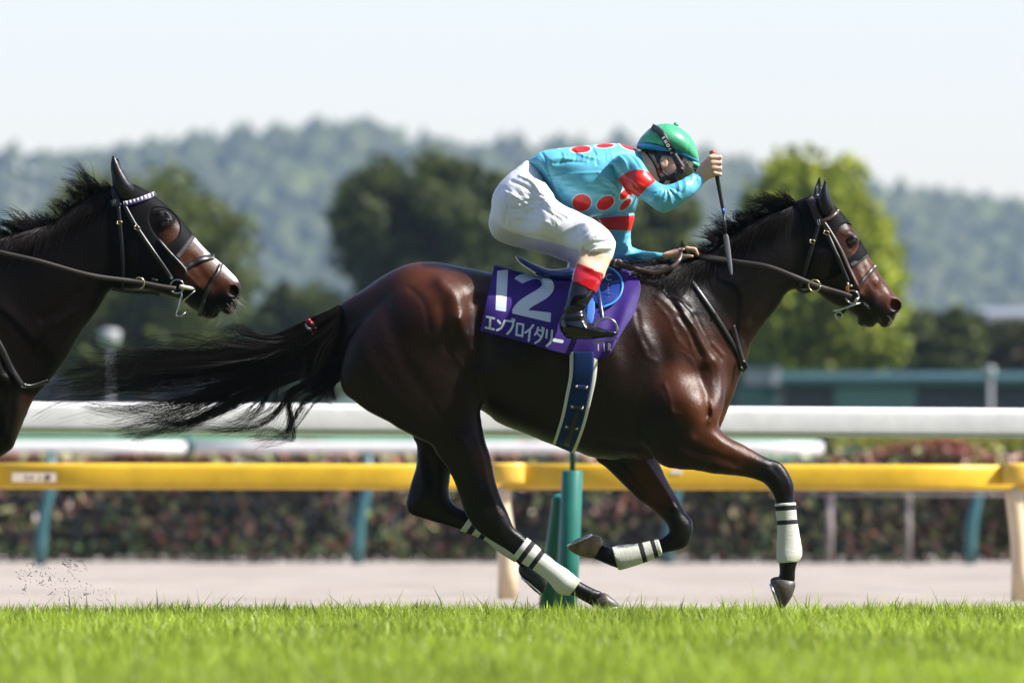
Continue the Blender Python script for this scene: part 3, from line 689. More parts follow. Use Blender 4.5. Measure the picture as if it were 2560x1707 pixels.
def coat_mat(name, brown, black, hi, spec=0.26):
    m, n, l, b = mat_new(name)
    A = n.new('ShaderNodeAttribute'); A.attribute_name = 'dark'
    A2 = n.new('ShaderNodeAttribute'); A2.attribute_name = 'tan_and_sun'
    A3 = n.new('ShaderNodeAttribute'); A3.attribute_name = 'white'
    tc = n.new('ShaderNodeTexCoord')
    t = n.new('ShaderNodeTexNoise'); t.inputs['Scale'].default_value = 9; t.inputs['Detail'].default_value = 6; t.inputs['Roughness'].default_value = 0.65
    l.new(tc.outputs['Object'], t.inputs['Vector'])
    mp = n.new('ShaderNodeMapping'); mp.inputs['Rotation'].default_value = (0, math.radians(35), 0); mp.inputs['Scale'].default_value = (60, 160, 420)
    l.new(tc.outputs['Object'], mp.inputs['Vector'])
    t2 = n.new('ShaderNodeTexNoise'); t2.inputs['Scale'].default_value = 1.0; t2.inputs['Detail'].default_value = 3
    l.new(mp.outputs[0], t2.inputs['Vector'])
    def mix(f, a, c):
        x = n.new('ShaderNodeMix'); x.data_type = 'RGBA'
        if isinstance(f, float): x.inputs[0].default_value = f
        else: l.new(f, x.inputs[0])
        for i, v in ((6, a), (7, c)):
            if isinstance(v, tuple): x.inputs[i].default_value = (*v, 1)
            else: l.new(v, x.inputs[i])
        return x.outputs[2]
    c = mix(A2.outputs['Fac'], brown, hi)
    rr = n.new('ShaderNodeMapRange'); rr.inputs[1].default_value = 0.3; rr.inputs[2].default_value = 0.75; rr.inputs[3].default_value = 0.0; rr.inputs[4].default_value = 0.55
    l.new(t.outputs['Fac'], rr.inputs[0])
    c = mix(rr.outputs[0], c, tuple(v * 0.55 for v in brown))
    c = mix(A.outputs['Fac'], c, black)
    c = mix(A3.outputs['Fac'], c, (0.75, 0.72, 0.70))
    l.new(c, b.inputs['Base Color'])
    r2 = n.new('ShaderNodeMapRange'); r2.inputs[3].default_value = 0.24; r2.inputs[4].default_value = 0.50
    l.new(t2.outputs['Fac'], r2.inputs[0]); l.new(r2.outputs[0], b.inputs['Roughness'])
    b.inputs['Specular IOR Level'].default_value = spec
    b.inputs['Sheen Weight'].default_value = 0.0
    bp = n.new('ShaderNodeBump'); bp.inputs['Strength'].default_value = 0.32; bp.inputs['Distance'].default_value = 0.003
    l.new(t2.outputs['Fac'], bp.inputs['Height'])
    bp2 = n.new('ShaderNodeBump'); bp2.inputs['Strength'].default_value = 0.35; bp2.inputs['Distance'].default_value = 0.012
    l.new(t.outputs['Fac'], bp2.inputs['Height']); l.new(bp.outputs[0], bp2.inputs['Normal'])
    l.new(bp2.outputs[0], b.inputs['Normal'])
    return m

M_COAT = coat_mat('bay_coat', (0.0155, 0.0046, 0.0021), (0.0020, 0.0018, 0.0018), (0.105, 0.030, 0.0095))
M_COAT2 = coat_mat('dark_bay_coat', (0.0045, 0.0028, 0.002), (0.0018, 0.0016, 0.0016), (0.075, 0.024, 0.009), 0.13)
M_HAIR = PM('mane_hair', (0.006, 0.004, 0.0028), 0.42, spec=0.2)
M_WHISK = PM('whisker', (0.26, 0.23, 0.2), 0.5)
M_EYE = PM('horse_eye', (0.012, 0.006, 0.004), 0.04, spec=0.8, coat=1.0)
M_LID = PM('eyelid', (0.008, 0.006, 0.006), 0.35)
M_NOSTR = PM('nostril_inside', (0.05, 0.012, 0.010), 0.55)
M_HOOD = PM('black_mesh_hood', (0.0045, 0.0045, 0.005), 0.6, spec=0.08, bump=0.25, bscale=500)
M_HOODEDGE = PM('hood_edging', (0.035, 0.033, 0.036), 0.7)
M_EARLEATHER = PM('ear_cover_vinyl', (0.009, 0.009, 0.011), 0.34, spec=0.35)
M_BROWN = PM('brown_bridle_leather', (0.040, 0.020, 0.016), 0.38, noise=0.3, nscale=60)
M_BLACKL = PM('black_bridle_leather', (0.011, 0.010, 0.010), 0.36, noise=0.3, nscale=60)
M_REIN = PM('rubber_grip_rein', (0.020, 0.014, 0.012), 0.6, bump=0.5, bscale=300)
M_STEEL = PM('steel', (0.62, 0.62, 0.60), 0.16, metal=1.0)
M_BRASS = PM('brass', (0.75, 0.62, 0.32), 0.25, metal=1.0)
M_HOOF = PM('hoof_horn', (0.060, 0.050, 0.040), 0.42, noise=0.45, nscale=35, bump=0.4, bscale=120, stretch=(1, 1, 4))
M_HOOFPALE = PM('pale_hoof_horn', (0.24, 0.165, 0.09), 0.4, noise=0.5, nscale=30, bump=0.4, bscale=120)
M_HOOFDARK = PM('dark_hoof_horn', (0.030, 0.027, 0.025), 0.38, noise=0.4, nscale=35, bump=0.3, bscale=120)

TORSO = [(848,766),(875,745),(913,722),(951,695),(990,674),(1028,661),(1066,656),(1097,657),(1124,663),(1162,670),(1200,677),(1260,690),(1330,700),(1400,704),(1460,700),(1520,688),(1570,674),(1620,666),(1680,672),(1740,705),(1800,770),(1845,840),(1862,878),(1858,905),(1849,930),(1843,955),(1835,982),(1824,1008),(1814,1033),(1806,1053),(1796,1075),(1770,1094),(1730,1114),(1690,1134),(1632,1145),(1560,1147),(1486,1143),(1436,1125),(1379,1109),(1322,1086),(1250,1057),(1219,1034),(1180,1012),(1120,995),(1050,990),(960,985),(890,975),(852,950),(838,920),(833,889),(837,854),(842,812)]
N_HIND = [(930,790),(1000,735),(1090,735),(1150,775),(1182,850),(1192,915),(1204,958),(1206,984),(1202,1015),(1201,1042),(1206,1072),(1215,1111),(1227,1145),(1234,1183),(1243,1219),(1258,1259),(1272,1289),(1285,1319),(1301,1332),(1315,1345),(1338,1363),(1359,1381),(1391,1408),(1418,1426),(1441,1446),(1464,1461),(1490,1473),(1508,1482),(1484,1512),(1464,1504),(1431,1487),(1404,1482),(1391,1474),(1371,1450),(1331,1419),(1308,1406),(1287,1388),(1258,1368),(1225,1348),(1192,1325),(1172,1299),(1159,1269),(1149,1239),(1136,1202),(1119,1169),(1093,1136),(1081,1113),(1058,1101),(1028,1086),(997,1070),(970,1053),(940,1038),(913,1023),(886,1002),(863,984),(852,950),(855,900),(880,840)]
F_HIND = [(1040,1000),(1150,1000),(1160,1080),(1135,1150),(1124,1190),(1122,1226),(1127,1249),(1146,1268),(1180,1282),(1215,1305),(1250,1335),(1290,1360),(1325,1385),(1342,1408),(1354,1432),(1330,1440),(1304,1420),(1290,1404),(1250,1378),(1219,1352),(1192,1339),(1162,1327),(1126,1316),(1093,1306),(1059,1296),(1033,1288),(1020,1278),(1015,1259),(1020,1232),(1030,1199),(1040,1166),(1043,1136),(1040,1106),(1031,1085)]
N_FORE = [(1600,760),(1680,770),(1760,830),(1800,920),(1805,1000),(1792,1050),(1796,1072),(1821,1095),(1846,1107),(1875,1123),(1914,1145),(1939,1152),(1957,1164),(1971,1186),(1982,1211),(1983,1229),(1984,1255),(1986,1286),(1991,1321),(1996,1350),(2000,1375),(1999,1391),(1991,1404),(1986,1429),(1984,1455),(1962,1462),(1940,1450),(1947,1434),(1946,1414),(1945,1400),(1943,1386),(1943,1357),(1945,1321),(1941,1282),(1937,1257),(1932,1239),(1921,1221),(1904,1205),(1875,1195),(1829,1187),(1786,1184),(1739,1175),(1686,1171),(1657,1164),(1632,1143),(1600,1090),(1580,1000),(1575,880)]
F_FORE = [(1500,1090),(1560,1040),(1650,1060),(1640,1130),(1657,1175),(1675,1211),(1696,1246),(1714,1279),(1729,1296),(1734,1314),(1730,1339),(1721,1361),(1711,1370),(1693,1375),(1671,1380),(1655,1384),(1629,1396),(1600,1407),(1575,1415),(1553,1421),(1541,1419),(1521,1411),(1496,1400),(1480,1392),(1494,1366),(1504,1361),(1518,1364),(1529,1370),(1534,1369),(1557,1364),(1586,1363),(1614,1357),(1646,1348),(1657,1343),(1672,1329),(1670,1314),(1661,1300),(1646,1286),(1621,1264),(1600,1250),(1579,1229),(1557,1207),(1539,1189),(1511,1164),(1489,1143)]
NECK = [(1560,678),(1620,662),(1680,652),(1740,645),(1780,628),(1815,602),(1850,572),(1895,545),(1940,522),(1985,507),(2020,502),(2050,530),(2060,600),(2045,680),(2010,717),(1982,723),(1964,734),(1952,755),(1935,778),(1911,808),(1888,840),(1872,866),(1862,890),(1840,930),(1780,950),(1700,930),(1620,850),(1570,760)]
HEAD = [(2005,500),(2037,490),(2065,499),(2081,514),(2099,530),(2118,553),(2131,570),(2141,585),(2148,602),(2158,618),(2168,636),(2181,659),(2193,677),(2205,696),(2219,714),(2232,732),(2246,746),(2253,754),(2254,765),(2249,776),(2239,788),(2235,799),(2231,808),(2221,816),(2207,819),(2199,812),(2192,803),(2187,815),(2175,818),(2159,816),(2148,813),(2143,805),(2144,793),(2131,785),(2118,775),(2104,769),(2088,764),(2072,754),(2056,743),(2044,730),(2015,720),(1995,700),(1985,640),(1990,560)]

def make_parts(y=0.0, shift=(0, 0), neck=NECK, head=HEAD, legs='run'):
    S = lambda P: [(a + shift[0], b + shift[1]) for a, b in P]
    def C(L): return [(a + shift[0], b + shift[1], v) for a, b, v in L]
    def Y(L): return [(a + shift[0], b + shift[1], v + y) for a, b, v in L]
    kw = dict(y=y, h=0.006)
    P = {}
    P['torso'] = Part(S(TORSO), C([(900,850,.62),(1070,790,.88),(1210,840,.74),(1340,900,.84),(1500,900,.80),(1600,880,.72),(1700,870,.60),(1820,930,.48)]), y, **kw)
    P['n_hind'] = Part(S(N_HIND), C([(1020,850,.48),(1150,1000,.42),(1180,1180,.62),(1330,1390,.72),(1460,1480,.95)]), Y([(1020,850,-.125),(1150,1050,-.135),(1200,1250,-.12),(1350,1400,-.11),(1500,1490,-.11)]), **kw)
    P['f_hind'] = Part(S(F_HIND), C([(1090,1050,.5),(1080,1200,.62),(1250,1360,.72),(1330,1420,.95)]), Y([(1090,1050,.13),(1330,1420,.12)]), **kw)
    if legs == 'run':
        P['n_fore'] = Part(S(N_FORE), C([(1680,900,.42),(1700,1080,.50),(1850,1150,.66),(1960,1200,.85),(1965,1330,.75),(1965,1430,.95)]), Y([(1640,850,-.135),(1770,900,-.085),(1700,1050,-.16),(1850,1150,-.15),(1960,1200,-.14),(1965,1400,-.13)]), **kw)
    else:
        P['n_fore'] = Part(S(F_FORE), .66, Y([(1560,1090,-.15),(1480,1390,-.13)]), **kw)
    P['f_fore'] = Part(S(F_FORE), C([(1580,1080,.6),(1650,1250,.66),(1700,1330,.85),(1580,1390,.75),(1500,1380,.95)]), Y([(1560,1090,.15),(1480,1390,.13)]), **kw)
    nk = [(1700,800,.52),(1850,700,.40),(1960,610,.38),(2030,600,.42)]; hd = [(2030,600,.50),(2060,650,.60),(2110,640,.60),(2180,730,.72),(2230,780,.95),(2165,800,.85)]
    if neck is not NECK: nk = [(a - 1748, b + 20, v) for a, b, v in nk]; hd = [(a - 1645, b - 25, v) for a, b, v in hd]
    P['neck'] = Part(neck, nk, y, **kw); P['head'] = Part(head, hd, y, **kw)
    return P

def carve_face(F, y, eye, nost, mouth, ns=1.0):
    """eye sockets, nostrils and the line of the lips on both sides"""
    for s in (-1, 1):
        f = lambda px, py: (WX(px, y), WZ(py, y))
        ex, ez = f(*eye)
        col = Surf(F, y, 0) if s < 0 else col
        ys = float(col.yw(np.array([ex]), np.array([ez]))[0]) - y
        F.blob((ex + .004, y - ys + .001 if s > 0 else y + ys - .001, ez + .004), (0.026, 0.010, 0.020), 0.016)
        nx, nz = f(*nost); yn = float(col.yw(np.array([nx]), np.array([nz]))[0]) - y
        F.blob((nx, y + (yn if s < 0 else -yn), nz), (0.034 * ns, 0.014, 0.032 * ns), 0.02)
        F.blob((nx + 0.002, y + (yn - 0.012 if s < 0 else -yn + 0.012), nz), (0.0235 * ns, 0.032, 0.024 * ns), 0.008, sub=True)
    F.strokes([(mouth, 5, -0.012)], side=-1, y0=y, y=y); F.strokes([(mouth, 5, -0.012)], side=1, y0=y, y=y)

PARTS = make_parts()
ORDER = ['torso', 'neck', 'head', 'n_hind', 'f_hind', 'n_fore', 'f_fore']
HF = Field([PARTS[k] for k in ORDER], 0.0064, [.03, .05, .03, .03, .03, .03, .03])
# muscles, hollows, folds and veins (photo positions, width px, height m)
HFS = [
 ([(1640,760),(1672,800),(1690,845),(1722,880)], 2.4, .004), ([(1690,760),(1718,800),(1760,842)], 2.4, .004), ([(1705,880),(1730,905),(1745,940)], 2.4, .004), ([(1760,900),(1778,930),(1780,965)], 2.4, .004), ([(1655,985),(1662,1010),(1690,1040)], 2.4, .004),
 ([(1690,1120),(1740,1150),(1800,1165),(1860,1180)], 2.4, .003), ([(1600,860),(1612,890),(1640,905)], 4, .005), ([(1770,1000),(1778,1030),(1770,1055)], 4, .006), ([(1655,700),(1690,742),(1722,772)], 4.4, -.006), ([(1590,780),(1600,830),(1625,880)], 4.4, -.005),
 ([(1020,720),(1060,760),(1075,830)], 4.4, -.004), ([(1130,880),(1165,930),(1180,985)], 3.5, .004), ([(1080,1010),(1120,1060),(1160,1090)], 4, -.004), ([(1190,1090),(1206,1140),(1222,1180)], 2.2, .0035), ([(1175,1150),(1195,1200),(1225,1260)], 2.2, .003),
 ([(2165,660),(2172,690),(2190,712)], 2.4, .003), ([(2150,690),(2158,715),(2150,735)], 2.6, .0035), ([(2060,660),(2085,720),(2100,750)], 3.0, .003), ([(1870,830),(1890,795),(1925,745),(1960,715)], 3.5, .005), ([(1858,850),(1872,830),(1880,800)], 3, -.004), ([(1845,830),(1862,800),(1890,765)], 3, .004),
 ([(1020,690),(1075,700),(1120,740)], 34, .012), ([(1105,705),(1140,745),(1150,790)], 18, .022), ([(1150,800),(1165,840)], 14, .020),
 ([(1190,760),(1200,840),(1196,900)], 22, -.030), ([(1105,770),(1110,830),(1125,880)], 10, -.008), ([(1180,880),(1198,960),(1204,1000)], 10, .010),
 ([(960,760),(1000,880),(1060,980)], 16, -.007), ([(900,860),(950,960),(1050,1060)], 20, .008),
 ([(1160,1100),(1185,1170),(1200,1220)], 8, .007), ([(1120,1090),(1150,1180),(1180,1260)], 9, -.007), ([(1210,1170),(1225,1230),(1250,1290)], 5, .005),
 ([(1180,1290),(1200,1310),(1235,1330)], 9, -.008), ([(1262,1330),(1320,1375),(1390,1430)], 6, -.006),
 # shoulder blade, arm and breast
 ([(1700,760),(1735,830),(1775,900)], 17, .016), ([(1660,720),(1705,800),(1752,890)], 6, -.010), ([(1735,790),(1770,860),(1800,900)], 5, -.008),
 ([(1625,770),(1640,850),(1660,920)], 26, -.012), ([(1600,830),(1620,870)], 14, .010), ([(1680,930),(1720,990),(1740,1040)], 30, .012),
 ([(1745,930),(1765,990),(1768,1040)], 8, -.013), ([(1795,910),(1805,980),(1790,1040)], 20, .014), ([(1660,960),(1672,1000),(1680,1040)], 4, .005),
 ([(1672,1030),(1700,1036)], 3, .004), ([(1770,1035),(1760,1060),(1740,1085)], 10, -.014), ([(1710,1110),(1760,1130),(1830,1155)], 7, -.008),
 ([(1690,1135),(1760,1160),(1840,1178)], 7, .006), ([(1780,1090),(1850,1135),(1910,1160)], 9, .007), ([(1930,1170),(1955,1200),(1965,1240)], 7, -.006),
 ([(1640,740),(1700,790)], 3, .004), ([(1690,800),(1720,840),(1730,880)], 3, .004), ([(1780,860),(1800,880),(1810,890)], 3, .004),
 # neck
 ([(1850,740),(1900,700),(1960,660)], 40, .010), ([(1880,800),(1930,740),(1980,690)], 7, -.010), ([(1860,820),(1875,800),(1900,770)], 4, .006), ([(1700,700),(1780,680),(1850,640)], 24, -.008),
 # ribs and belly
 ([(1330,930),(1310,1000),(1300,1060)], 9, .0025), ([(1370,930),(1350,1010),(1345,1075)], 9, .0025), ([(1290,920),(1265,990),(1255,1040)], 9, .0025), ([(1240,860),(1260,900),(1300,930)], 16, .006), ([(1500,1100),(1580,1120),(1640,1130)], 8, -.006),
 # far legs, seen from inside (depth given by the side test only)
 # head
 ([(2100,640),(2130,700),(2150,735)], 5, .009), ([(2150,650),(2175,700),(2200,730)], 9, -.006), ([(2060,640),(2045,690),(2035,715)], 24, .010), ([(2110,585),(2128,582),(2142,595)], 5, .010), ([(2195,700),(2188,712)], 4, .006), ([(2150,740),(2165,752),(2160,760)], 5, .006), ([(2170,690),(2162,730),(2175,760)], 5, -.005),
 ([(2180,770),(2205,790)], 12, .006), ([(2150,785),(2175,800)], 10, .006),
]
HF.strokes([(p, w * 1.2, h * .78) if w > 4.5 else (p, w, h * 1.0) for p, w, h in HFS])
HF.strokes([([(1560,1150),(1600,1200),(1650,1260)], 8, -.010), ([(1590,1130),(1640,1190),(1690,1270)], 9, .010), ([(1640,1260),(1670,1290)], 9, .006), ([(1050,1140),(1060,1220),(1040,1260)], 10, .006), ([(1075,1150),(1085,1230),(1080,1270)], 8, -.008)], side=0)
# skin folds at the flank
HF.strokes([([(1128 + 4 * i, 795 + 9 * i), (1150 + 3.2 * i, 800 + 9.5 * i), (1172 + 2 * i, 815 + 10 * i)], 2.6, .0045) for i in range(8)])
carve_face(HF, 0.0, (2129, 602), (2235, 763), [(2150,747),(2168,760),(2184,780),(2197,806)])
HS = Surf(HF)

def coat_attrs(me, v, dark, tan_and_sun, white=(), y=0.0):
    def acc(L):
        o = np.zeros(len(v))
        for pts, r, a in L:
            P = px2m(np.array(pts, float), y)
            d = seg_dist(P, v[:, 0], v[:, 2], False) if len(P) > 1 else np.hypot(v[:, 0] - P[0, 0], v[:, 2] - P[0, 1])
            o = np.maximum(o, a * np.clip(1.6 - d / (r * M2), 0, 1))
        return o
    attr(me, 'dark', acc(dark)); attr(me, 'tan_and_sun', acc(tan_and_sun)); attr(me, 'white', acc(white))

horse = empty('horse', (WX(1400), 0, 0), 'dark bay racehorse number 12 galloping with black mane and four white bandages', 'horse', 'racehorses')
hv, hq = HF.mesh(5)
body = obj('body', hv, hq, M_COAT, horse)
coat_attrs(body.data, hv,
 [([(1180,1230),(1195,1290),(1300,1370),(1500,1500)], 46, 1), ([(1060,1220),(1040,1270),(1200,1330),(1350,1430)], 60, 1), ([(1930,1180),(1965,1220),(1970,1500)], 42, 1), ([(1880,1165),(1930,1180)], 22, .7),
  ([(1700,1290),(1715,1340),(1600,1390),(1450,1380)], 40, 1), ([(1620,650),(1700,660),(1800,630),(1880,570),(1980,530)], 40, .9), ([(1760,720),(1860,700),(1960,620)], 90, .85), ([(2129,602)], 11, .9), ([(2100,620),(2115,700)], 16, .5), ([(2170,800),(2150,800)], 24, .9), ([(2215,790),(2190,775),(2165,755)], 20, .75), ([(2085,700),(2120,760)], 30, .4),
  ([(850,790),(840,880),(870,960)], 22, .7), ([(1066,656),(1200,674),(1400,704)], 12, .8), ([(1300,960),(1420,1060),(1540,1080)], 130, .6), ([(930,900),(1080,1000),(1150,1120)], 80, .45)],  # belly and thigh spots put their shade into the coat colour
 [([(1060,690),(1130,740)], 55, .75), ([(1650,790),(1740,860)], 40, .5), ([(1700,960),(1780,1060),(1860,1130)], 45, .9), ([(1620,1180),(1680,1260)], 40, .8), ([(2150,640),(2190,700),(2230,745)], 22, 1.0), ([(2118,590),(2130,632)], 20, .45), ([(1760,850),(1830,950)], 50, .45), ([(1205,1130),(1220,1190)], 14, .6), ([(2120,680),(2150,720)], 22, .8)])  # tan coat spots; rump and shoulder ones paint in the sunlight
# eye with lid, nostril lining
def eye_set(parent, c, y, surf, r=0.0165):
    ys = float(surf.y(np.array([c[0]]), np.array([c[1]]))[0])
    for s in (-1, 1):
        yy = ys if s < 0 else 2 * y - ys
        p = W(c[0], c[1], 0); p = Vector((WX(c[0], y), yy - s * 0.0015, WZ(c[1], y)))
        bm = bmesh.new(); bmesh.ops.create_uvsphere(bm, u_segments=20, v_segments=12, radius=r)
        bmesh.ops.scale(bm, vec=(0.95, 0.5, 0.74), verts=bm.verts); bmesh.ops.translate(bm, vec=p, verts=bm.verts)
        me = bpy.data.meshes.new('eye'); bm.to_mesh(me); bm.free(); link('eye', me, M_EYE, parent)
        if s < 0:
            mb = MB()
            for a0, a1, dr, tb in ((20, 165, 1.12, .0048), (195, 345, 1.12, .0036)):
                P = []
                for k in range(13):
                    a = math.radians(a0 + (a1 - a0) * k / 12)
                    P.append(p + Vector((r * dr * 1.08 * math.cos(a), -r * 0.34 * (0.6 + 0.4 * abs(math.sin(a))), r * dr * 0.80 * math.sin(a))))
                mb.tube(P, [tb * (0.45 + 0.55 * math.sin(math.pi * k / 12)) for k in range(13)], 7)
            mb.build('eyelid', M_LID, parent)
eye_set(horse, (2129, 602), 0.0, HS)
def nostril(parent, c, y, surf):
    yy = float(surf.y(np.array([c[0]]), np.array([c[1]]))[0])
    bm = bmesh.new(); bmesh.ops.create_uvsphere(bm, u_segments=16, v_segments=10, radius=0.022)
    bmesh.ops.scale(bm, vec=(1, .35, 1), verts=bm.verts); bmesh.ops.translate(bm, vec=(WX(c[0], y), yy + .012, WZ(c[1], y)), verts=bm.verts)
    me = bpy.data.meshes.new('nostril_lining'); bm.to_mesh(me); bm.free(); link('nostril_lining', me, M_NOSTR, parent)

# hooves with shoes
def hoof(poly, yc, mat, parent, sole, y=0.0):
    h = poly_solid('hoof', poly, 1.05, yc, 0.0045, mat, parent, y=y, smooth=3)
    mb = MB(); a, b = (np.array(sole[0], float), np.array(sole[1], float)); d = (b - a) / np.linalg.norm(b - a); n = np.array([-d[1], d[0]]); hw = np.linalg.norm(b - a) / 2
    P = []
    for k in range(19):
        t = math.radians(-150 + 300 * k / 18); c = (a + b) / 2 + d * hw * math.cos(t)
        P.append(W(c[0], c[1], yc + 0.048 * math.sin(t)))
    mb.tube(P, 0.0065, 6); mb.build('horseshoe', M_STEEL, h)
hoof([(1508,1480),(1530,1494),(1549,1511),(1549,1521),(1526,1529),(1492,1525),(1478,1512),(1490,1494)], -.11, M_HOOF, horse, ((1490,1525),(1550,1518)))
hoof([(1927,1444),(1950,1440),(1985,1452),(1982,1480),(1972,1500),(1962,1514),(1953,1520),(1944,1511),(1935,1489),(1928,1468),(1924,1454)], -.13, M_HOOF, horse, ((1925,1456),(1948,1518)))
hoof([(1418,1369),(1423,1359),(1446,1345),(1471,1338),(1494,1338),(1505,1346),(1506,1362),(1492,1392),(1464,1393),(1436,1383)], .13, M_HOOFPALE, horse, ((1416,1366),(1478,1338)))
hoof([(1302,1410),(1330,1412),(1352,1428),(1367,1452),(1364,1470),(1352,1486),(1326,1468),(1303,1441),(1296,1424)], .12, M_HOOFDARK, horse, ((1302,1440),(1351,1484)))

# hair: tapering strands
def strands(name, S, mat, parent, sides=3):
    """S: list of (points Nx3, radius)"""
    V = []; F = []; b = 0
    for P, r in S:
        P = np.asarray(P, float); m = len(P); t = np.gradient(P, axis=0); t /= np.linalg.norm(t, axis=1)[:, None] + 1e-9
        up = np.array([0.0, 1.0, 0.0]); a = np.cross(t, up); a /= np.linalg.norm(a, axis=1)[:, None] + 1e-9; c = np.cross(a, t)
        rr = r * np.clip(1.05 - np.linspace(0, 1, m) ** 2.2, 0.32, 1)
        ring_ = [P + (a * math.cos(2 * math.pi * k / sides) + c * math.sin(2 * math.pi * k / sides)) * rr[:, None] for k in range(sides)]
        V.append(np.stack(ring_, 1).reshape(-1, 3))
        i = np.arange(m - 1)
        for k in range(sides):
            k2 = (k + 1) % sides
            F.append(np.stack([b + i * sides + k, b + i * sides + k2, b + (i + 1) * sides + k2, b + (i + 1) * sides + k], 1))
        b += m * sides
    return obj(name, np.concatenate(V), np.concatenate(F), mat, parent)
def wander(n, amp):
    k = rng.normal(0, 1, (3, 3)); t = np.linspace(0, 1, n)[:, None]
    return amp * t ** 1.3 * (k[0] * np.sin(2.2 * t * math.pi + k[1, :1] * 3) + 0.5 * k[2] * np.sin(5 * t * math.pi + k[1, 1:2] * 3))
def hair_guided(guides, count, ydev, r, n=14, amp=0.012, yb=0.0, y=0.0, root=0.03):
    """strands blended between neighbouring guide curves (photo positions)"""
    G = [catmull(g, 8) for g in guides]
    G = [np.stack([np.interp(np.linspace(0, 1, n), np.linspace(0, 1, len(g)), g[:, c]) for c in (0, 1)], 1) for g in G]
    out = []; ncl = max(count // 12, 6); cl = [(rng.uniform(0, len(G) - 1.0001), np.clip(rng.normal(.93, .15), .4, 1.1), rng.normal(0, 1), wander(n, amp * rng.uniform(.5, 1.9))) for _ in range(ncl)]
    for _ in range(count):
        i0, L0, d0, w0 = cl[rng.integers(ncl)]
        i = min(max(i0 + rng.normal(0, .07), 0), len(G) - 1.0001); j = int(i); f = i - j
        p = G[j] * (1 - f) + G[j + 1] * f
        L = min(max(L0 + rng.normal(0, .09), .25), 1.12); t = np.linspace(0, min(L, 1.0), n)
        q = np.stack([np.interp(t, np.linspace(0, 1, n), p[:, c]) for c in (0, 1)], 1)
        yy = y + yb + (d0 + .35 * rng.normal(0, 1)) * (root + (ydev - root) * np.linspace(0, 1, n))
        P = np.stack([WX(q[:, 0], y), yy, WZ(q[:, 1], y)], 1) + w0 + wander(n, amp * rng.uniform(.15, .55)) + rng.normal(0, 0.005, 3)
        out.append((P, r * rng.uniform(0.6, 1.3)))
    return out
# tail: dock and long hair streaming back
T_main = [[(850,768),(800,795),(720,838),(640,866),(540,880),(420,880),(300,888),(190,892)],
          [(848,785),(800,820),(720,860),(620,890),(500,900),(380,905),(250,925),(120,955)],
          [(846,810),(800,850),(720,890),(620,915),(500,930),(370,945),(250,965),(130,990)],
          [(845,840),(790,880),(710,915),(610,945),(520,975),(420,1000),(300,1010),(190,1005)],
          [(845,865),(790,905),(700,935),(610,965),(540,1000),(470,1040),(400,1075),(340,1100)]]
T_low = [[(840,850),(780,920),(700,950),(620,975),(530,1020),(460,1055),(380,1045),(290,1060)],
         [(842,870),(770,930),(690,965),(600,1010),(540,1040),(480,1060),(420,1085),(330,1110)]]
T_curl = [[(850,900),(800,940),(760,960),(720,1000),(660,1050),(590,1072),(520,1070),(460,1050)],
          [(852,920),(800,950),(745,965),(720,990),(725,1040),(715,1075),(690,1085),(640,1100)],
          [(856,945),(830,965),(810,990),(770,1020),(735,1060),(715,1085),(680,1095),(620,1115)]]
T_curl2 = [[(845,880),(780,920),(720,945),(665,960),(640,1010),(600,1050),(550,1075),(480,1065)], [(845,880),(790,925),(740,950),(700,965),(690,1000),(650,1040),(610,1055),(560,1060)]]
T_up = [[(800,800),(720,832),(660,850),(600,862),(540,850),(490,862)], [(800,800),(710,836),(650,845),(620,815),(600,805),(570,830)], [(780,810),(700,845),(630,850),(560,850),(490,880),(420,895)], [(760,820),(680,850),(560,868),(420,870),(330,840),(310,842)]]
St = hair_guided(T_main, 1150, .085, .0011, 13, .030) + hair_guided([g[:5] for g in T_main[0:5]], 900, .05, .0016, 9, .014) + hair_guided([g[:7] for g in T_main], 260, .06, .0012, 14, .03) + hair_guided(T_low, 260, .05, .0011, 18, .02) + hair_guided(T_curl, 210, .05, .0011, 18, .02) + hair_guided(T_curl2, 90, .04, .0011, 18, .015) + hair_guided(T_up, 170, .05, .0008, 14, .02)
short = [[(848,770),(815,785),(780,812),(740,850),(720,890)], [(848,800),(810,840),(780,890),(770,940),(760,975)], [(850,850),(825,890),(815,930),(800,960),(790,985)], [(852,900),(840,930),(835,955),(830,975),(845,1000)]]
St += hair_guided(short, 900, .055, .0018, 10, .010)
tail = strands('tail', St, M_HAIR, horse)
poly_solid('tail_dock', [(862,764),(830,778),(790,806),(740,840),(700,866),(690,880),(710,892),(760,890),(810,880),(842,870),(862,840)], .5, 0.0, .006, M_HAIR, tail)
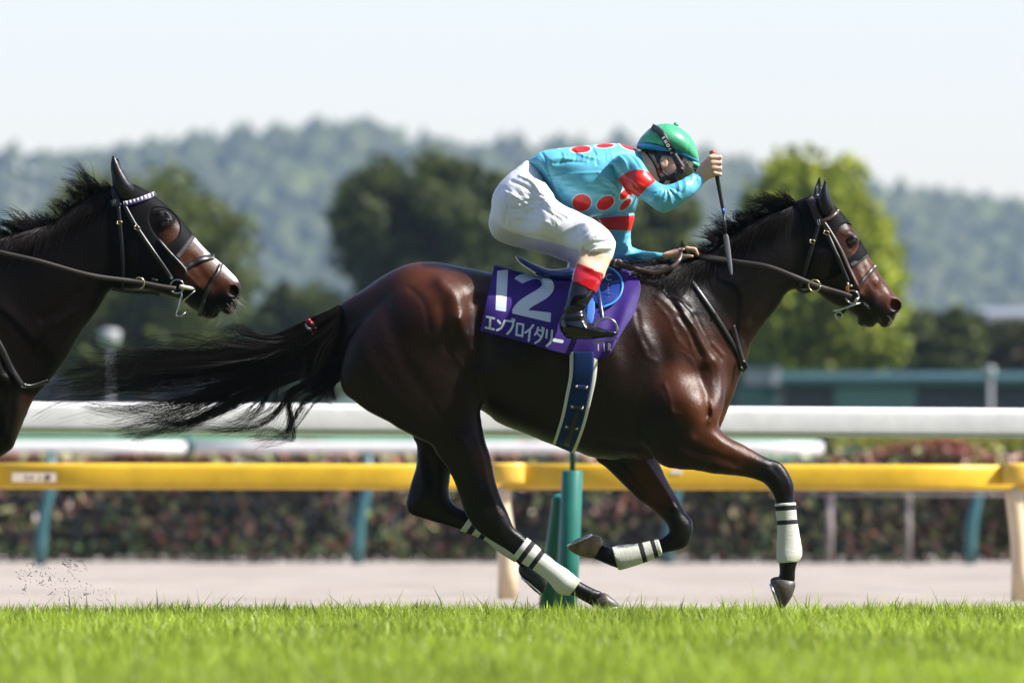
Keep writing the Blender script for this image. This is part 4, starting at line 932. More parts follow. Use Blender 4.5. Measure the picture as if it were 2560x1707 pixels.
# mane along the crest, blown back
def crest_hair(path, surf_y, count, L, lean, r, y=0.0, amp=0.010, side=0.03, drop=0.0, n=6, up=1.0):
    c = catmull(path, 10); out = []; ncl = max(count // 16, 8)
    cl = [(rng.uniform(0, len(c) - 1.01), rng.uniform(.5, 1.5), rng.normal(lean, 16), rng.normal(0, 1), wander(n, amp * rng.uniform(.5, 1.6))) for _ in range(ncl)]
    for _ in range(count):
        i0, l0, a0, s0, w0 = cl[rng.integers(ncl)]
        i = min(max(i0 + rng.normal(0, 1.1), 0), len(c) - 1.01); j = int(i); p = c[j] + (c[j + 1] - c[j]) * (i - j)
        l = L * l0 * rng.uniform(.7, 1.15); t = np.linspace(0, 1, n); conv = (c[int(i0)] - p) * .55
        yy = y + rng.normal(0, 0.012); ang = math.radians(a0 + rng.normal(0, 5))
        X = WX(p[0], y) + conv[0] * M2 * t + l * (t * math.cos(ang)) - l * 0.22 * t * t; Z = WZ(p[1] + 6, y) - conv[1] * M2 * t + l * (t * math.sin(ang) * up) - drop * l * t * t - l * .12 * t ** 3
        out.append((np.stack([X, yy + side * (s0 + .2 * rng.normal(0, 1)) * t, Z], 1) + w0 + wander(n, amp * .3), r * rng.uniform(.6, 1.3)))
    return out
Mn = crest_hair([(1725,642),(1760,634),(1800,610),(1840,576),(1890,545),(1940,522),(1995,503)], None, 1250, .060, 128, .0016)
Mn += crest_hair([(1800,612),(1830,585),(1850,566)], None, 260, .085, 140, .0015) + crest_hair([(1930,524),(1985,503)], None, 170, .12, 158, .0013) + crest_hair([(1850,566),(1900,536)], None, 220, .075, 118, .0014)
Mn += crest_hair([(1570,672),(1640,658),(1690,650)], None, 420, .045, 150, .0015)
def neck_fall(path, count, L, ang, surf, r=.0018, y=0.0, n=6):
    """mane hair lying on the near side of the neck"""
    c = catmull(path, 10); out = []
    for _ in range(count):
        i = rng.uniform(0, len(c) - 1.01); j = int(i); p = c[j] + (c[j + 1] - c[j]) * (i - j); l = L * rng.uniform(.4, 1.25); a = math.radians(rng.normal(ang, 13))
        t = np.linspace(0, 1, n); px = p[0] + l * t * math.cos(a) - 10 * t * t; py = p[1] + l * t * math.sin(a) + 10 * t * t + 4
        yy = surf.y(px, py) - 0.004 - 0.012 * np.sin(math.pi * t) * rng.uniform(.3, 1.2)
        out.append((np.stack([WX(px, y), yy, WZ(py, y)], 1) + wander(n, .006), r * rng.uniform(.7, 1.4)))
    return out
Mn += neck_fall([(1690,652),(1740,643),(1780,628),(1840,580),(1900,545),(1980,512)], 1300, 80, 125, HS)
Mn += neck_fall([(1590,668),(1680,656),(1740,650)], 300, 42, 150, HS)
strands('mane', Mn, M_HAIR, horse)
# whiskers at the lips
def whiskers(parent, spots, y, surf, count, L, mat=M_WHISK):
    S = []
    for _ in range(count):
        c, a = spots[rng.integers(len(spots))]; px = c[0] + rng.normal(0, 5); py = c[1] + rng.normal(0, 5); a = math.radians(a + rng.normal(0, 25)); t = np.linspace(0, 1, 6); l = L * rng.uniform(.4, 1.3)
        y0 = float(surf.y(np.array([px]), np.array([py]))[0])
        S.append((np.stack([WX(px, y) + l * t * math.cos(a), y0 - .012 * t, WZ(py, y) + l * t * math.sin(a) - .3 * l * t * t], 1), .0005))
    strands('whisker', S, mat, parent)['kind'] = 'stuff'
whiskers(horse, [((2225,805),-50), ((2160,812),-100), ((2238,785),-20)], 0.0, HS, 46, .03)

# ---- the horse behind, entering on the left
Y2 = 0.9
NECK2 = [(-190,700),(-100,640),(0,594),(32,584),(80,571),(105,568),(128,559),(150,543),(179,523),(204,504),(236,488),(281,471),(310,480),(330,540),(325,640),(300,705),(274,727),(265,739),(246,771),(223,803),(204,829),(185,860),(160,905),(110,965),(60,1000),(-20,990),(-120,900),(-180,800)]
HEAD2 = [(281,470),(310,460),(338,465),(367,481),(387,494),(415,516),(446,545),(472,577),(491,599),(523,634),(555,660),(574,679),(590,695),(601,711),(604,727),(599,743),(593,762),(587,778),(571,787),(558,783),(551,774),(546,791),(526,797),(504,792),(497,781),(478,770),(462,755),(446,746),(427,743),(405,736),(379,728),(351,723),(310,722),(285,700),(268,620),(270,530)]
SH2 = (-1766, 45)
P2 = make_parts(Y2, SH2, NECK2, HEAD2, 'fold')
HF2 = Field([P2[k] for k in ORDER], 0.009, [.03, .05, .03, .03, .03, .03, .03])
HF2.strokes([([(a + SH2[0], b + SH2[1]) for a, b in p], w, h) for p, w, h in [
 ([(1700,760),(1735,830),(1775,900)], 17, .016), ([(1660,720),(1705,800),(1752,890)], 6, -.010), ([(1745,930),(1765,990),(1768,1040)], 8, -.013), ([(1795,910),(1805,980),(1790,1040)], 20, .014), ([(1800,940),(1795,1000),(1780,1060)], 4, -.008)]] +
 [([(105,800),(150,770),(200,730)], 7, -.008), ([(120,840),(150,800),(190,780)], 5, .006), ([(90,880),(120,830),(160,800)], 6, .006), ([(150,870),(180,830),(205,800)], 5, .005),
  ([(440,640),(470,690),(500,720)], 5, .009), ([(480,650),(510,690),(535,715)], 8, -.006), ([(330,620),(325,680),(335,700)], 24, .010), ([(395,535),(415,530),(432,545)], 5, .010), ([(500,760),(525,775)], 10, .006)], y0=Y2, y=Y2)
carve_face(HF2, Y2, (415, 558), (583, 727), [(480,720),(510,745),(535,765),(552,780)], 0.95)
HS2 = Surf(HF2, Y2)
horse2 = empty('horse', (WX(0, Y2), Y2, 0), 'nearly black racehorse with white blaze behind, only head and neck in view', 'horse', 'racehorses')
hv2, hq2 = HF2.mesh(3)
body2 = obj('body', hv2, hq2, M_COAT2, horse2)
coat_attrs(body2.data, hv2, [([(415,558)], 13, .9), ([(0,640),(150,600),(280,560)], 90, .8), ([(350,640),(330,560)], 60, .8), ([(560,780),(520,780),(500,760)], 34, .9), ([(480,745),(400,720)], 30, .8), ([(590,740),(560,750)], 20, .7), ([(-400,1200),(-100,1500)], 120, 1)],
 [([(440,595),(500,650),(570,700)], 28, .9), ([(425,580),(432,592)], 20, .7), ([(470,680),(520,710)], 25, .8), ([(75,1000),(60,1090)], 16, .3)],
 [([(489,594),(523,630)], 8, 1), ([(523,630),(560,661),(592,692)], 10, 1)], Y2)
eye_set(horse2, (415, 558), Y2, HS2)
crest2 = [(-170,690),(-100,636),(0,592),(40,580),(80,569),(128,557),(179,521),(204,502),(236,486),(281,469)]
Mn2 = crest_hair(crest2, None, 1100, .06, 132, .0016, y=Y2) + crest_hair([(60,574),(125,559)], None, 330, .10, 150, .0014, y=Y2) + crest_hair([(225,492),(270,474)], None, 260, .12, 138, .0014, y=Y2) + neck_fall(crest2, 1300, 80, 125, HS2, y=Y2)
strands('mane', Mn2, M_HAIR, horse2)
whiskers(horse2, [((575,765),-60), ((545,792),-110), ((520,795),-120), ((590,750),-20)], Y2, HS2, 80, .038)
# ------------------------------------------------------------------ tack
def yfun(surf, off): return lambda X, Z: surf.yw(X, Z) - off
def sheet(name, poly, yc, s, mat, parent, h=0.004, smooth=3, y=0.0, spl=4):
    P = Part(poly, 1.0, 0.0, h=h, y=y, spl=spl); X, Z = np.meshgrid(P.xs, P.zs, indexing='ij')
    P.yc = yc(X, Z).astype(np.float32); P.s = np.full(X.shape, s, np.float32); m = P.sd < 0; T = np.sqrt(np.maximum(P.u, 0)) * s
    P.ylo = float((P.yc - T)[m].min()) - .05; P.yhi = float((P.yc + T)[m].max()) + .05
    F = Field([P], h); v, q = F.mesh(smooth); return obj(name, v, q, mat, parent)
def shell(parts, off, keep_sd, h, F_in, k=0.03, smooth=3, inner=-0.004):
    """cover that follows a body: its surface pushed out by off, cut to an outline"""
    xs = [p for p in parts]; F = Field(parts, h, k); F.F -= off
    X, Z = F.XZ(); F.cut(keep_sd(X, Z)); v, q = F.mesh(smooth)
    d = F_in.sample(v); return keep_faces(v, q, d > inner)
def line_sd(a, b, X, Z, y=0.0):
    """position along the axis a-b (metres from a)"""
    A = np.array([WX(a[0], y), WZ(a[1], y)]); B = np.array([WX(b[0], y), WZ(b[1], y)]); d = B - A; L = np.linalg.norm(d); d /= L
    return (X - A[0]) * d[0] + (Z - A[1]) * d[1], L

# leg bandages: white wraps with two black tapes
def bandage_mat():
    m, n, l, b = mat_new('white_leg_wrap')
    A = n.new('ShaderNodeAttribute'); A.attribute_name = 'tape'
    r = n.new('ShaderNodeMapRange'); r.inputs[1].default_value = -0.0008; r.inputs[2].default_value = 0.0008; l.new(A.outputs['Fac'], r.inputs[0])
    x = n.new('ShaderNodeMix'); x.data_type = 'RGBA'; x.inputs[6].default_value = (0.010, 0.010, 0.014, 1); x.inputs[7].default_value = (0.66, 0.66, 0.60, 1)
    l.new(r.outputs[0], x.inputs[0])
    S = n.new('ShaderNodeAttribute'); S.attribute_name = 'stain'
    x2 = n.new('ShaderNodeMix'); x2.data_type = 'RGBA'; x2.inputs[7].default_value = (0.30, 0.36, 0.12, 1); l.new(S.outputs['Fac'], x2.inputs[0]); l.new(x.outputs[2], x2.inputs[6])
    l.new(x2.outputs[2], b.inputs['Base Color']); b.inputs['Roughness'].default_value = 0.8
    U = n.new('ShaderNodeAttribute'); U.attribute_name = 'along'
    w = n.new('ShaderNodeTexNoise'); w.noise_dimensions = '1D'; w.inputs['Scale'].default_value = 260; w.inputs['Detail'].default_value = 3; l.new(U.outputs['Fac'], w.inputs['W'])
    bp = n.new('ShaderNodeBump'); bp.inputs['Strength'].default_value = 0.5; bp.inputs['Distance'].default_value = 0.004; l.new(w.outputs['Fac'], bp.inputs['Height']); l.new(bp.outputs[0], b.inputs['Normal'])
    return m
M_WRAP = bandage_mat()
def bandage(part, a, b, tapes, label, yc):
    v, q = shell([part], .0055, lambda X, Z: np.maximum((lambda t, L: np.maximum(-t, t - L))(*line_sd(a, b, X, Z)), seg_dist(px2m([a, b]), X, Z, False) - .075), .0035, HF, inner=-.006)
    t, L = line_sd(a, b, v[:, 0], v[:, 2])
    d = (np.asarray(v) - np.array([WX(a[0]), yc, WZ(a[1])])); ang = np.arctan2(v[:, 1] - yc, d[:, 0] * (b[1] - a[1]) + d[:, 2] * (b[0] - a[0]))
    o = obj('leg_bandage', v, q, M_WRAP, None)
    d = np.minimum.reduce([np.abs(t + .002 * np.sin(ang * 2) - c * L) - w * L / 2 for c, w in tapes]); attr(o.data, 'tape', d); attr(o.data, 'along', t + .006 * np.sin(ang + 1) + .002 * ang)
    attr(o.data, 'stain', np.clip(1 - np.abs(t - L * 1.0) / .035, 0, 1) * (.35 + .35 * np.sin(ang * 3 + 1)).clip(0, 1))
    tag(o, label, 'bandage', 'white leg bandages'); return o
bandage(PARTS['n_hind'], (1300, 1366), (1438, 1469), ((.118, .075), (.305, .07)), 'white wrap with black tapes on the planted near hind leg', -.11)
bandage(PARTS['n_fore'], (1961, 1257), (1971, 1405), ((.085, .08), (.325, .075)), 'white wrap with black tapes on the outstretched near foreleg', -.13)
bandage(PARTS['f_fore'], (1652, 1364), (1538, 1397), ((.14, .09), (.40, .10)), 'white wrap with black tapes on the folded far foreleg', .13)
bandage(PARTS['f_hind'], (1168, 1300), (1298, 1392), ((.14, .09), (.34, .085)), 'white wrap with black tapes on the far hind leg, half hidden', .12)

# saddle cloth
B0 = HS.B.copy()
for _ in range(30): B0 = (B0 * 4 + np.roll(B0, 1, 0) + np.roll(B0, -1, 0) + np.roll(B0, 1, 1) + np.roll(B0, -1, 1)) / 8
hang = np.minimum.accumulate(B0[:, ::-1], axis=1)[:, ::-1]      # below the widest part of the barrel the cloth hangs free
class _S: pass
def cloth_y(X, Z):
    i = np.clip((X - HF.xs[0]) / HF.h, 0, len(HF.xs) - 1.001); k = np.clip((Z - HF.zs[0]) / HF.h, 0, len(HF.zs) - 1.001); i0 = i.astype(int); k0 = k.astype(int); a = i - i0; b = k - k0
    y = hang[i0, k0] * (1 - a) * (1 - b) + hang[i0 + 1, k0] * a * (1 - b) + hang[i0, k0 + 1] * (1 - a) * b + hang[i0 + 1, k0 + 1] * a * b
    fx = (X - WX(1530)) / .16; low = np.clip((WZ(700) - Z) / .3, 0, 1)
    fold = .020 * low * np.exp(-((X - WX(1562) - (Z - WZ(780)) * .35) / .028) ** 2) - .010 * low * np.exp(-((X - WX(1535) - (Z - WZ(780)) * .3) / .030) ** 2) + .010 * low ** 2 * np.sin((X - WX(1200)) * 14) * .6
    return y - .014 - fold
def coons(top, bot, left, right, nu, nv):
    def res(P, n):
        c = catmull(P, 12); s = np.concatenate([[0], np.cumsum(np.linalg.norm(np.diff(c, axis=0), axis=1))]); t = np.linspace(0, s[-1], n); return np.stack([np.interp(t, s, c[:, k]) for k in (0, 1)], 1)
    T, Bm, Lf, Rt = res(top, nu), res(bot, nu), res(left, nv), res(right, nv)
    u = np.linspace(0, 1, nu)[:, None, None]; v = np.linspace(0, 1, nv)[None, :, None]
    return (1 - v) * T[:, None] + v * Bm[:, None] + (1 - u) * Lf[None] + u * Rt[None] - ((1 - u) * (1 - v) * T[0] + u * (1 - v) * T[-1] + (1 - u) * v * Bm[0] + u * v * Bm[-1])
top_c = [(1236, 658), (1290, 673), (1362, 690), (1450, 690), (1520, 674), (1552, 668)]
bot_c = [(1200, 826), (1250, 839), (1322, 859), (1389, 879), (1439, 890), (1480, 898), (1508, 895)]
left_c = [(1236, 658), (1218, 742), (1200, 826)]
right_c = [(1552, 668), (1582, 680), (1598, 698), (1602, 722), (1597, 748), (1588, 779), (1565, 816), (1545, 849), (1526, 882), (1508, 895)]
NU, NV = 230, 150
CG = coons(top_c, bot_c, left_c, right_c, NU, NV)
cX, cZ = WX(CG[..., 0], -.25), WZ(CG[..., 1], -.25); vv = np.linspace(0, 1, NV)[None, :]
edge = np.clip(vv / .14, 0, 1); cY = cloth_y(cX, cZ) * np.sqrt(1 - (1 - edge) ** 2)
cY = np.where(vv == 0, 0, cY)
idx = lambda i, j: i * NV + j
I, J = np.meshgrid(np.arange(NU - 1), np.arange(NV - 1), indexing='ij'); I = I.ravel(); J = J.ravel()
cF = np.stack([idx(I, J), idx(I, J + 1), idx(I + 1, J + 1), idx(I + 1, J)], 1)
near = np.stack([cX, cY, cZ], -1).reshape(-1, 3); far = near.copy(); far[:, 1] *= -1
sdN = NU * NV
# the printed number, name and race mark, as strokes in the photograph's own layout
Zc = lambda P: np.array([(1150 + a / 3.0145, 620 + b / 3.0145) for a, b in P])
def strokes_sd(PX, PY, S):
    o = np.full(PX.shape, 1e3)
    for pts, w in S: o = np.minimum(o, seg_dist(Zc(pts), PX, PY, False) - w / 3.0145 / 2)
    return o
KANA = [([(202,516),(256,529)],17),([(229,522),(224,604)],17),([(193,598),(254,612)],17),
 ([(286,545),(303,566)],16),([(279,618),(308,606),(326,580),(337,548)],16),
 ([(350,547),(404,553)],15),([(403,553),(397,590),(380,622),(357,646)],16),([(392,531),(398,545)],9),([(407,533),(413,547)],9),
 ([(431,568),(477,576)],15),([(431,568),(424,655)],15),([(477,576),(469,666)],15),([(424,654),(470,663)],15),
 ([(552,581),(528,612),(493,637)],16),([(528,612),(518,698)],16),
 ([(588,598),(580,630),(564,655)],14),([(588,617),(628,625)],13),([(628,625),(618,665),(598,697),(567,716)],15),([(585,645),(607,668)],12),([(616,596),(621,610)],9),([(630,600),(635,614)],9),
 ([(656,618),(650,676)],15),([(694,622),(690,680),(678,712),(652,738)],16),([(710,694),(768,704)],26)]
RACE = [([(1042,727),(1043,772)],8),([(1084,720),(1088,776)],8),([(1117,772),(1119,718)],8),([(1119,720),(1132,724),(1132,741),(1119,745)],7),([(1122,745),(1136,772)],7)]
ONE = Zc([(280,163),(358,155),(362,160),(347,474),(342,478),(272,466),(268,460)])
TWO = catmull(Zc([(408,222),(450,192),(520,181),(600,192),(676,224),(708,272),(700,322),(660,370),(600,408),(545,440),(512,468)]), 6)
TWO = np.concatenate([TWO, Zc([(562,472),(684,486),(686,492),(681,556),(676,559),(397,492),(393,486)]), catmull(Zc([(396,460),(414,432),(452,392),(520,346),(584,308),(616,276),(612,246),(580,228),(540,232),(500,248),(470,262)]), 6)])
PXg, PYg = CG[..., 0], CG[..., 1]
ink = np.minimum.reduce([strokes_sd(PXg, PYg, KANA), sd_poly(ONE, PXg, PYg), sd_poly(TWO, PXg, PYg)]).ravel(); inkr = strokes_sd(PXg, PYg, RACE).ravel()
def cloth_mat():
    m, n, l, b = mat_new('purple_number_cloth')
    def thr(nm, k):
        A = n.new('ShaderNodeAttribute'); A.attribute_name = nm; r = n.new('ShaderNodeMapRange'); r.inputs[1].default_value = -k; r.inputs[2].default_value = k; l.new(A.outputs['Fac'], r.inputs[0]); return r.outputs[0]
    tc = n.new('ShaderNodeTexCoord'); t = n.new('ShaderNodeTexNoise'); t.inputs['Scale'].default_value = 40; t.inputs['Detail'].default_value = 6; l.new(tc.outputs['Object'], t.inputs['Vector'])
    rp = n.new('ShaderNodeMapRange'); rp.inputs[1].default_value = .3; rp.inputs[2].default_value = .7; rp.inputs[3].default_value = .82; rp.inputs[4].default_value = 1.15; l.new(t.outputs['Fac'], rp.inputs[0])
    base = n.new('ShaderNodeMix'); base.data_type = 'RGBA'; base.blend_type = 'MULTIPLY'; base.inputs[0].default_value = 1; base.inputs[6].default_value = (0.032, 0.009, 0.165, 1); l.new(rp.outputs[0], base.inputs[7])
    x = n.new('ShaderNodeMix'); x.data_type = 'RGBA'; x.inputs[6].default_value = (0.58, 0.66, 0.70, 1); l.new(thr('ink', .35), x.inputs[0]); l.new(base.outputs[2], x.inputs[7])
    x2 = n.new('ShaderNodeMix'); x2.data_type = 'RGBA'; x2.inputs[6].default_value = (0.45, 0.42, 0.33, 1); l.new(thr('mark', .35), x2.inputs[0]); l.new(x.outputs[2], x2.inputs[7])
    l.new(x2.outputs[2], b.inputs['Base Color']); b.inputs['Roughness'].default_value = 0.62; b.inputs['Specular IOR Level'].default_value = .35
    t2 = n.new('ShaderNodeTexNoise'); t2.inputs['Scale'].default_value = 700; l.new(tc.outputs['Object'], t2.inputs['Vector']); bp = n.new('ShaderNodeBump'); bp.inputs['Strength'].default_value = .2; bp.inputs['Distance'].default_value = .002; l.new(t2.outputs['Fac'], bp.inputs['Height']); l.new(bp.outputs[0], b.inputs['Normal'])
    return m
M_CLOTH = cloth_mat()
iu = np.unique(np.append(np.arange(0, NU, 4), NU - 1)); jv = np.unique(np.append(np.arange(0, NV, 3), NV - 1))
far = far.reshape(NU, NV, 3)[np.ix_(iu, jv)].reshape(-1, 3); fm = len(jv); Fi, Fj = np.meshgrid(np.arange(len(iu) - 1), np.arange(fm - 1), indexing='ij'); Fi = Fi.ravel(); Fj = Fj.ravel()
fF = np.stack([Fi * fm + Fj, (Fi + 1) * fm + Fj, (Fi + 1) * fm + Fj + 1, Fi * fm + Fj + 1], 1) + sdN; nfar = len(far)
sc_o = obj('saddle_cloth', np.concatenate([near, far]), np.concatenate([cF, fF]), M_CLOTH)
attr(sc_o.data, 'ink', np.concatenate([ink, np.full(nfar, 50.)])); attr(sc_o.data, 'mark', np.concatenate([inkr, np.full(nfar, 50.)]))
md = sc_o.modifiers.new('thickness', 'SOLIDIFY'); md.thickness = .004; md.offset = -1
tag(sc_o, 'purple saddle cloth with large white number 12 and white lettering', 'saddle cloth')

# saddle
M_BLUE = PM('royal_blue_saddle_leather', (0.010, 0.034, 0.21), 0.25, noise=.1, nscale=20, coat=.4)
M_BLUED = PM('dark_blue_leather', (0.016, 0.028, 0.12), 0.26, noise=.1, nscale=20, coat=.3)
M_CYAN = PM('light_blue_piping', (0.035, 0.27, 0.75), 0.4)
M_BLUEMESH = PM('blue_mesh_pad', (0.030, 0.16, 0.52), 0.7, bump=.5, bscale=500)
M_NAVY = PM('navy_girth_webbing', (0.009, 0.030, 0.125), 0.6, spec=.15, bump=.4, bscale=600, noise=.12, nscale=30)
M_GWHITE = PM('white_girth_edging', (0.62, 0.64, 0.58), 0.5)
M_SILVER = PM('silver_lettering', (0.42, 0.46, 0.58), 0.3, metal=.6)
saddle = empty('saddle', W(1430, 690, -.05), 'small royal blue racing saddle with light blue edging under the jockey', 'saddle')
poly_solid('seat', [(1288,641),(1297,641),(1335,660),(1380,675),(1425,670),(1448,676),(1448,702),(1420,707),(1390,702),(1360,693),(1335,681),(1300,658)], 5.0, 0.0, .004, M_BLUE, saddle)
strap('rear_tab', [(1339,683),(1362,690),(1400,699),(1430,706)], 9, HS, .03, .006, M_BLUED, saddle, wlist=[2, 9, 11, 11])
cyf = lambda o: (lambda X, Z: cloth_y(X, Z) - o)
fl = sheet('flap', [(1500,669),(1522,668),(1537,677),(1550,692),(1556,712),(1553,730),(1545,745),(1530,758),(1508,767),(1488,764),(1468,740),(1458,702),(1475,680)], cyf(.010), .14, M_BLUE, saddle)
class CS:
    def __init__(s, o): s.o = o
    def y(s, px, py): return cloth_y(WX(np.asarray(px, float), -.25), WZ(np.asarray(py, float), -.25)) - s.o
strap('piping', [(1520,668),(1537,677),(1550,692),(1556,712),(1553,730),(1545,745),(1530,758),(1508,767)], 4.5, CS(.017), 0, .004, M_CYAN, fl)
sheet('pad', [(1462,760),(1482,742),(1488,765),(1486,790),(1480,812),(1466,806),(1460,785)], cyf(.012), .18, M_BLUEMESH, saddle)
strap('stirrup_leather', [(1493,716),(1499,750),(1507,801)], 9, CS(.075), 0, .005, M_BLUED, saddle, n=8)
def text_mesh(name, s, size, ext, mat, parent, M, bold=0.0, spacing=1.0):
    cu = bpy.data.curves.new(name, 'FONT'); cu.body = s; cu.size = size; cu.extrude = ext; cu.offset = bold; cu.align_x = 'CENTER'; cu.align_y = 'CENTER'; cu.space_character = spacing; cu.resolution_u = 3
    t = bpy.data.objects.new(name + '_tmp', cu); COL.objects.link(t); dg = bpy.context.evaluated_depsgraph_get(); me = bpy.data.meshes.new_from_object(t.evaluated_get(dg)); bpy.data.objects.remove(t); bpy.data.curves.remove(cu)
    me.transform(M); me.name = name; return link(name, me, mat, parent, False)
RX = Matrix.Rotation(math.radians(90), 4, 'X')
for ch, px, py, sz in (('C', 1521, 694, .040), ('L', 1524, 727, .046)):
    yy = float(CS(.032).y(px, py)); text_mesh('letter', ch, sz, .0012, M_SILVER, fl, Matrix.Translation(W(px, py, yy)) @ RX)
mb = MB(); yy = float(CS(.020).y(1521, 711)); mb.tube([W(1521, 711, yy + .003), W(1521, 711, yy)], .003, 10); mb.build('dot', M_SILVER, fl)
ys_ = -.375
st_ = MB(); ring(st_, (1514, 822), 29, .0055, ys_, a0=-15, a1=195, ry=27); iron = st_.build('stirrup_iron', M_STEEL, saddle)
mb = MB(); a_, b_ = W(1480, 857, ys_), W(1543, 845, ys_); ang_ = math.atan2(b_.z - a_.z, b_.x - a_.x)
mb.box((a_ + b_) / 2, ((b_ - a_).length, .045, .008), Matrix.Rotation(-ang_, 3, 'Y')); mb.build('tread', M_STEEL, iron, False)
# girth
girth = empty('girth', W(1430, 1125, 0), 'navy blue girth with white edges and brass studs round the belly', 'girth')
gp = [(1459,880),(1459,905),(1456,945),(1447,990),(1434,1048),(1417,1100),(1408,1122)]
strap('white_edging', gp, 66, HS, .004, .010, M_GWHITE, girth, m=13, wlist=[56, 56, 54, 53, 51, 49, 48], mirror=True)
wb = strap('webbing', gp, 50, HS, .0125, .004, M_NAVY, girth, m=11, wlist=[41, 41, 40, 39.5, 38.5, 37, 35], mirror=True)
def gsurf(o): return type('G', (), {'y': lambda s, px, py: HS.y(px, py) - o})()
for (ax, ay), (bx, by) in (((1441, 966), (1466, 969)), ((1430, 1016), (1455, 1021)), ((1416, 1066), (1442, 1071))):
    tb = strap('keeper_tab', [(ax - 4, ay), (bx + 4, by)], 8, gsurf(.018), 0, .004, M_BLUED, girth)
    for px, py in ((ax, ay), (bx, by)):
        y0 = float(HS.y(px, py)) - .024; mb = MB(); mb.tube([W(px, py, y0 + .004), W(px, py, y0 - .001), W(px, py, y0 - .002)], [.0052, .0052, .003], 10); mb.build('stud', M_BRASS, tb)
strap('tongue_strap', [(1444,1024),(1436,1052),(1424,1088),(1416,1114)], 10, gsurf(.020), 0, .004, M_BLACKL, girth, wlist=[3, 10, 10, 10])
# hood and ear covers of the leading horse
def hood(parts, hp, eye, F_in, y, label, edge, ears, surf, eyeh=None):
    H = empty('hood', W(hp[3][0], hp[3][1], y), label, 'hood', 'horse hoods')
    hpm, eym = px2m(catmull(hp, 3, True), y), px2m(catmull(eye, 4, True), y)
    v, q = shell(parts, .005, lambda X, Z: np.maximum(sd_poly(hpm, X, Z), -sd_poly(eym, X, Z)), .0045, F_in, k=.03, inner=-.003)
    obj('cover', v, q, M_HOOD, H)
    strap('edging', edge, 9, surf, .006, .003, M_HOODEDGE, H, mirror=True, y=y)
    for poly, yc, s in ears:
        e = Part(poly, s, yc, h=.004, y=y); F = Field([e], .004)
        c = np.array(poly, float); tip = c[0]; cen = c.mean(0)
        P = [tip + (cen - tip) * t for t in (.25, .6, 1.0)]
        F.strokes([(P, 4.5, -.016)], side=1 if yc < y else -1, y0=yc, soft=.004, y=y)
        v, q = F.mesh(3); obj('ear_cover', v, q, M_EARLEATHER, H)
    return H
hood([PARTS['head'], PARTS['neck']], [(1986,506),(2010,497),(2037,485),(2066,495),(2083,511),(2101,527),(2120,550),(2133,567),(2150,598),(2161,614),(2170,633),(2150,652),(2127,668),(2110,682),(2085,696),(2060,705),(2037,711),(2010,722),(1990,716),(2000,690),(2008,650),(2009,610),(2004,570),(1997,530)],
     [(2091,588),(2099,568),(2113,560),(2128,563),(2139,577),(2149,602),(2144,622),(2132,638),(2118,645),(2108,638),(2101,616)], HF, 0.0, 'black mesh hood with glossy ear covers on the leading horse', [(2128,664),(2147,651),(2166,637)],
     [([(2063,443),(2056,463),(2044,496),(2045,516),(2056,537),(2068,540),(2081,527),(2082,515),(2075,495),(2068,466)], -.055, 1.1), ([(2050,439),(2041,459),(2032,487),(2034,508),(2047,522),(2060,515),(2058,490),(2055,462)], .05, 1.1)], HS)

def bridle_set(label, y, group='bridles'):
    return empty('bridle', label[1], label[0], 'bridle', group)
# bridle of the leading horse
br = empty('bridle', W(2060, 560, -.1), 'brown leather bridle with steel rings on the leading horse', 'bridle', 'bridles')
S_ = lambda nm, path, w, off=.008, mat=M_BROWN, par=br, **k: strap(nm, path, w, k.pop('surf', HS), off, .004, mat, par, **k)
S_('headpiece', [(2022,495),(2032,510),(2040,532),(2048,558)], 16, .010, wlist=[17, 17, 16, 13], mirror=True)
S_('browband', [(2052,553),(2072,547),(2088,535),(2097,524)], 8, .012, mirror=True)
S_('cheek_strap', [(2057,556),(2072,592),(2095,644),(2121,707)], 8, .010, M_BLACKL)
S_('noseband_hanger', [(2060,556),(2078,583),(2105,630),(2122,668),(2145,716)], 7, .011)
S_('noseband', [(2144,720),(2163,696),(2182,673),(2189,663)], 9, .008, mirror=True)
S_('throat_strap', [(2047,556),(2042,578),(2032,610),(2020,650),(2006,700),(1998,716)], 8, .010, M_BLACKL, mirror=True)
def buckle(c, w, h, tilt, par, surf, off=.016, mat=M_BRASS):
    y0 = float(surf.y(c[0], c[1])) - off; mb = MB(); P = []
    for dx, dz in ((-w, -h), (w, -h), (w, h), (-w, h), (-w, -h)):
        ct, stt = math.cos(tilt), math.sin(tilt); P.append(W(c[0] + dx * ct - dz * stt, c[1] + dx * stt + dz * ct, y0))
    mb.tube(P, .0022, 6); mb.build('buckle', mat, par)
buckle((2066, 582), 6.5, 4.5, .4, br, HS); buckle((2031, 604), 6, 4, .3, br, HS); buckle((2047, 556), 2.5, 7, -.2, br, HS, mat=M_STEEL)
by = float(HS.y(2131, 742)) - .016
mb = MB(); ring(mb, (2131, 742), 16, .0038, by); mb.build('bit_ring', M_STEEL, br)
mb = MB(); mb.tube([W(2082, 779, by - .004), W(2120, 767, by - .006), W(2151, 757, by - .004)], .0042, 8); mb.build('bit_lever', M_STEEL, br)
mb = MB(); ring(mb, (2097, 789), 9, .0026, by + .02); mb.build('curb_ring', M_STEEL, br)
mb = MB(); mb.tube([W(2143, 744, by - .003), W(2139, 756, by - .004)], .0085, 10); mb.build('bit_joint', M_STEEL, br)
S_('chin_strap', [(2085,778),(2100,786),(2112,775),(2125,762)], 7, .004, M_BLACKL)
mb = MB(); mb.tube([W(2118, 705, by), W(2122, 716, by - .003)], .006, 8); mb.tube([W(2124, 712, by - .002), W(2131, 716, by - .004)], .0055, 8); mb.build('hook', M_STEEL, br)
M_ORANGE = PM('orange_number_tag', (0.62, 0.22, 0.02), 0.4)
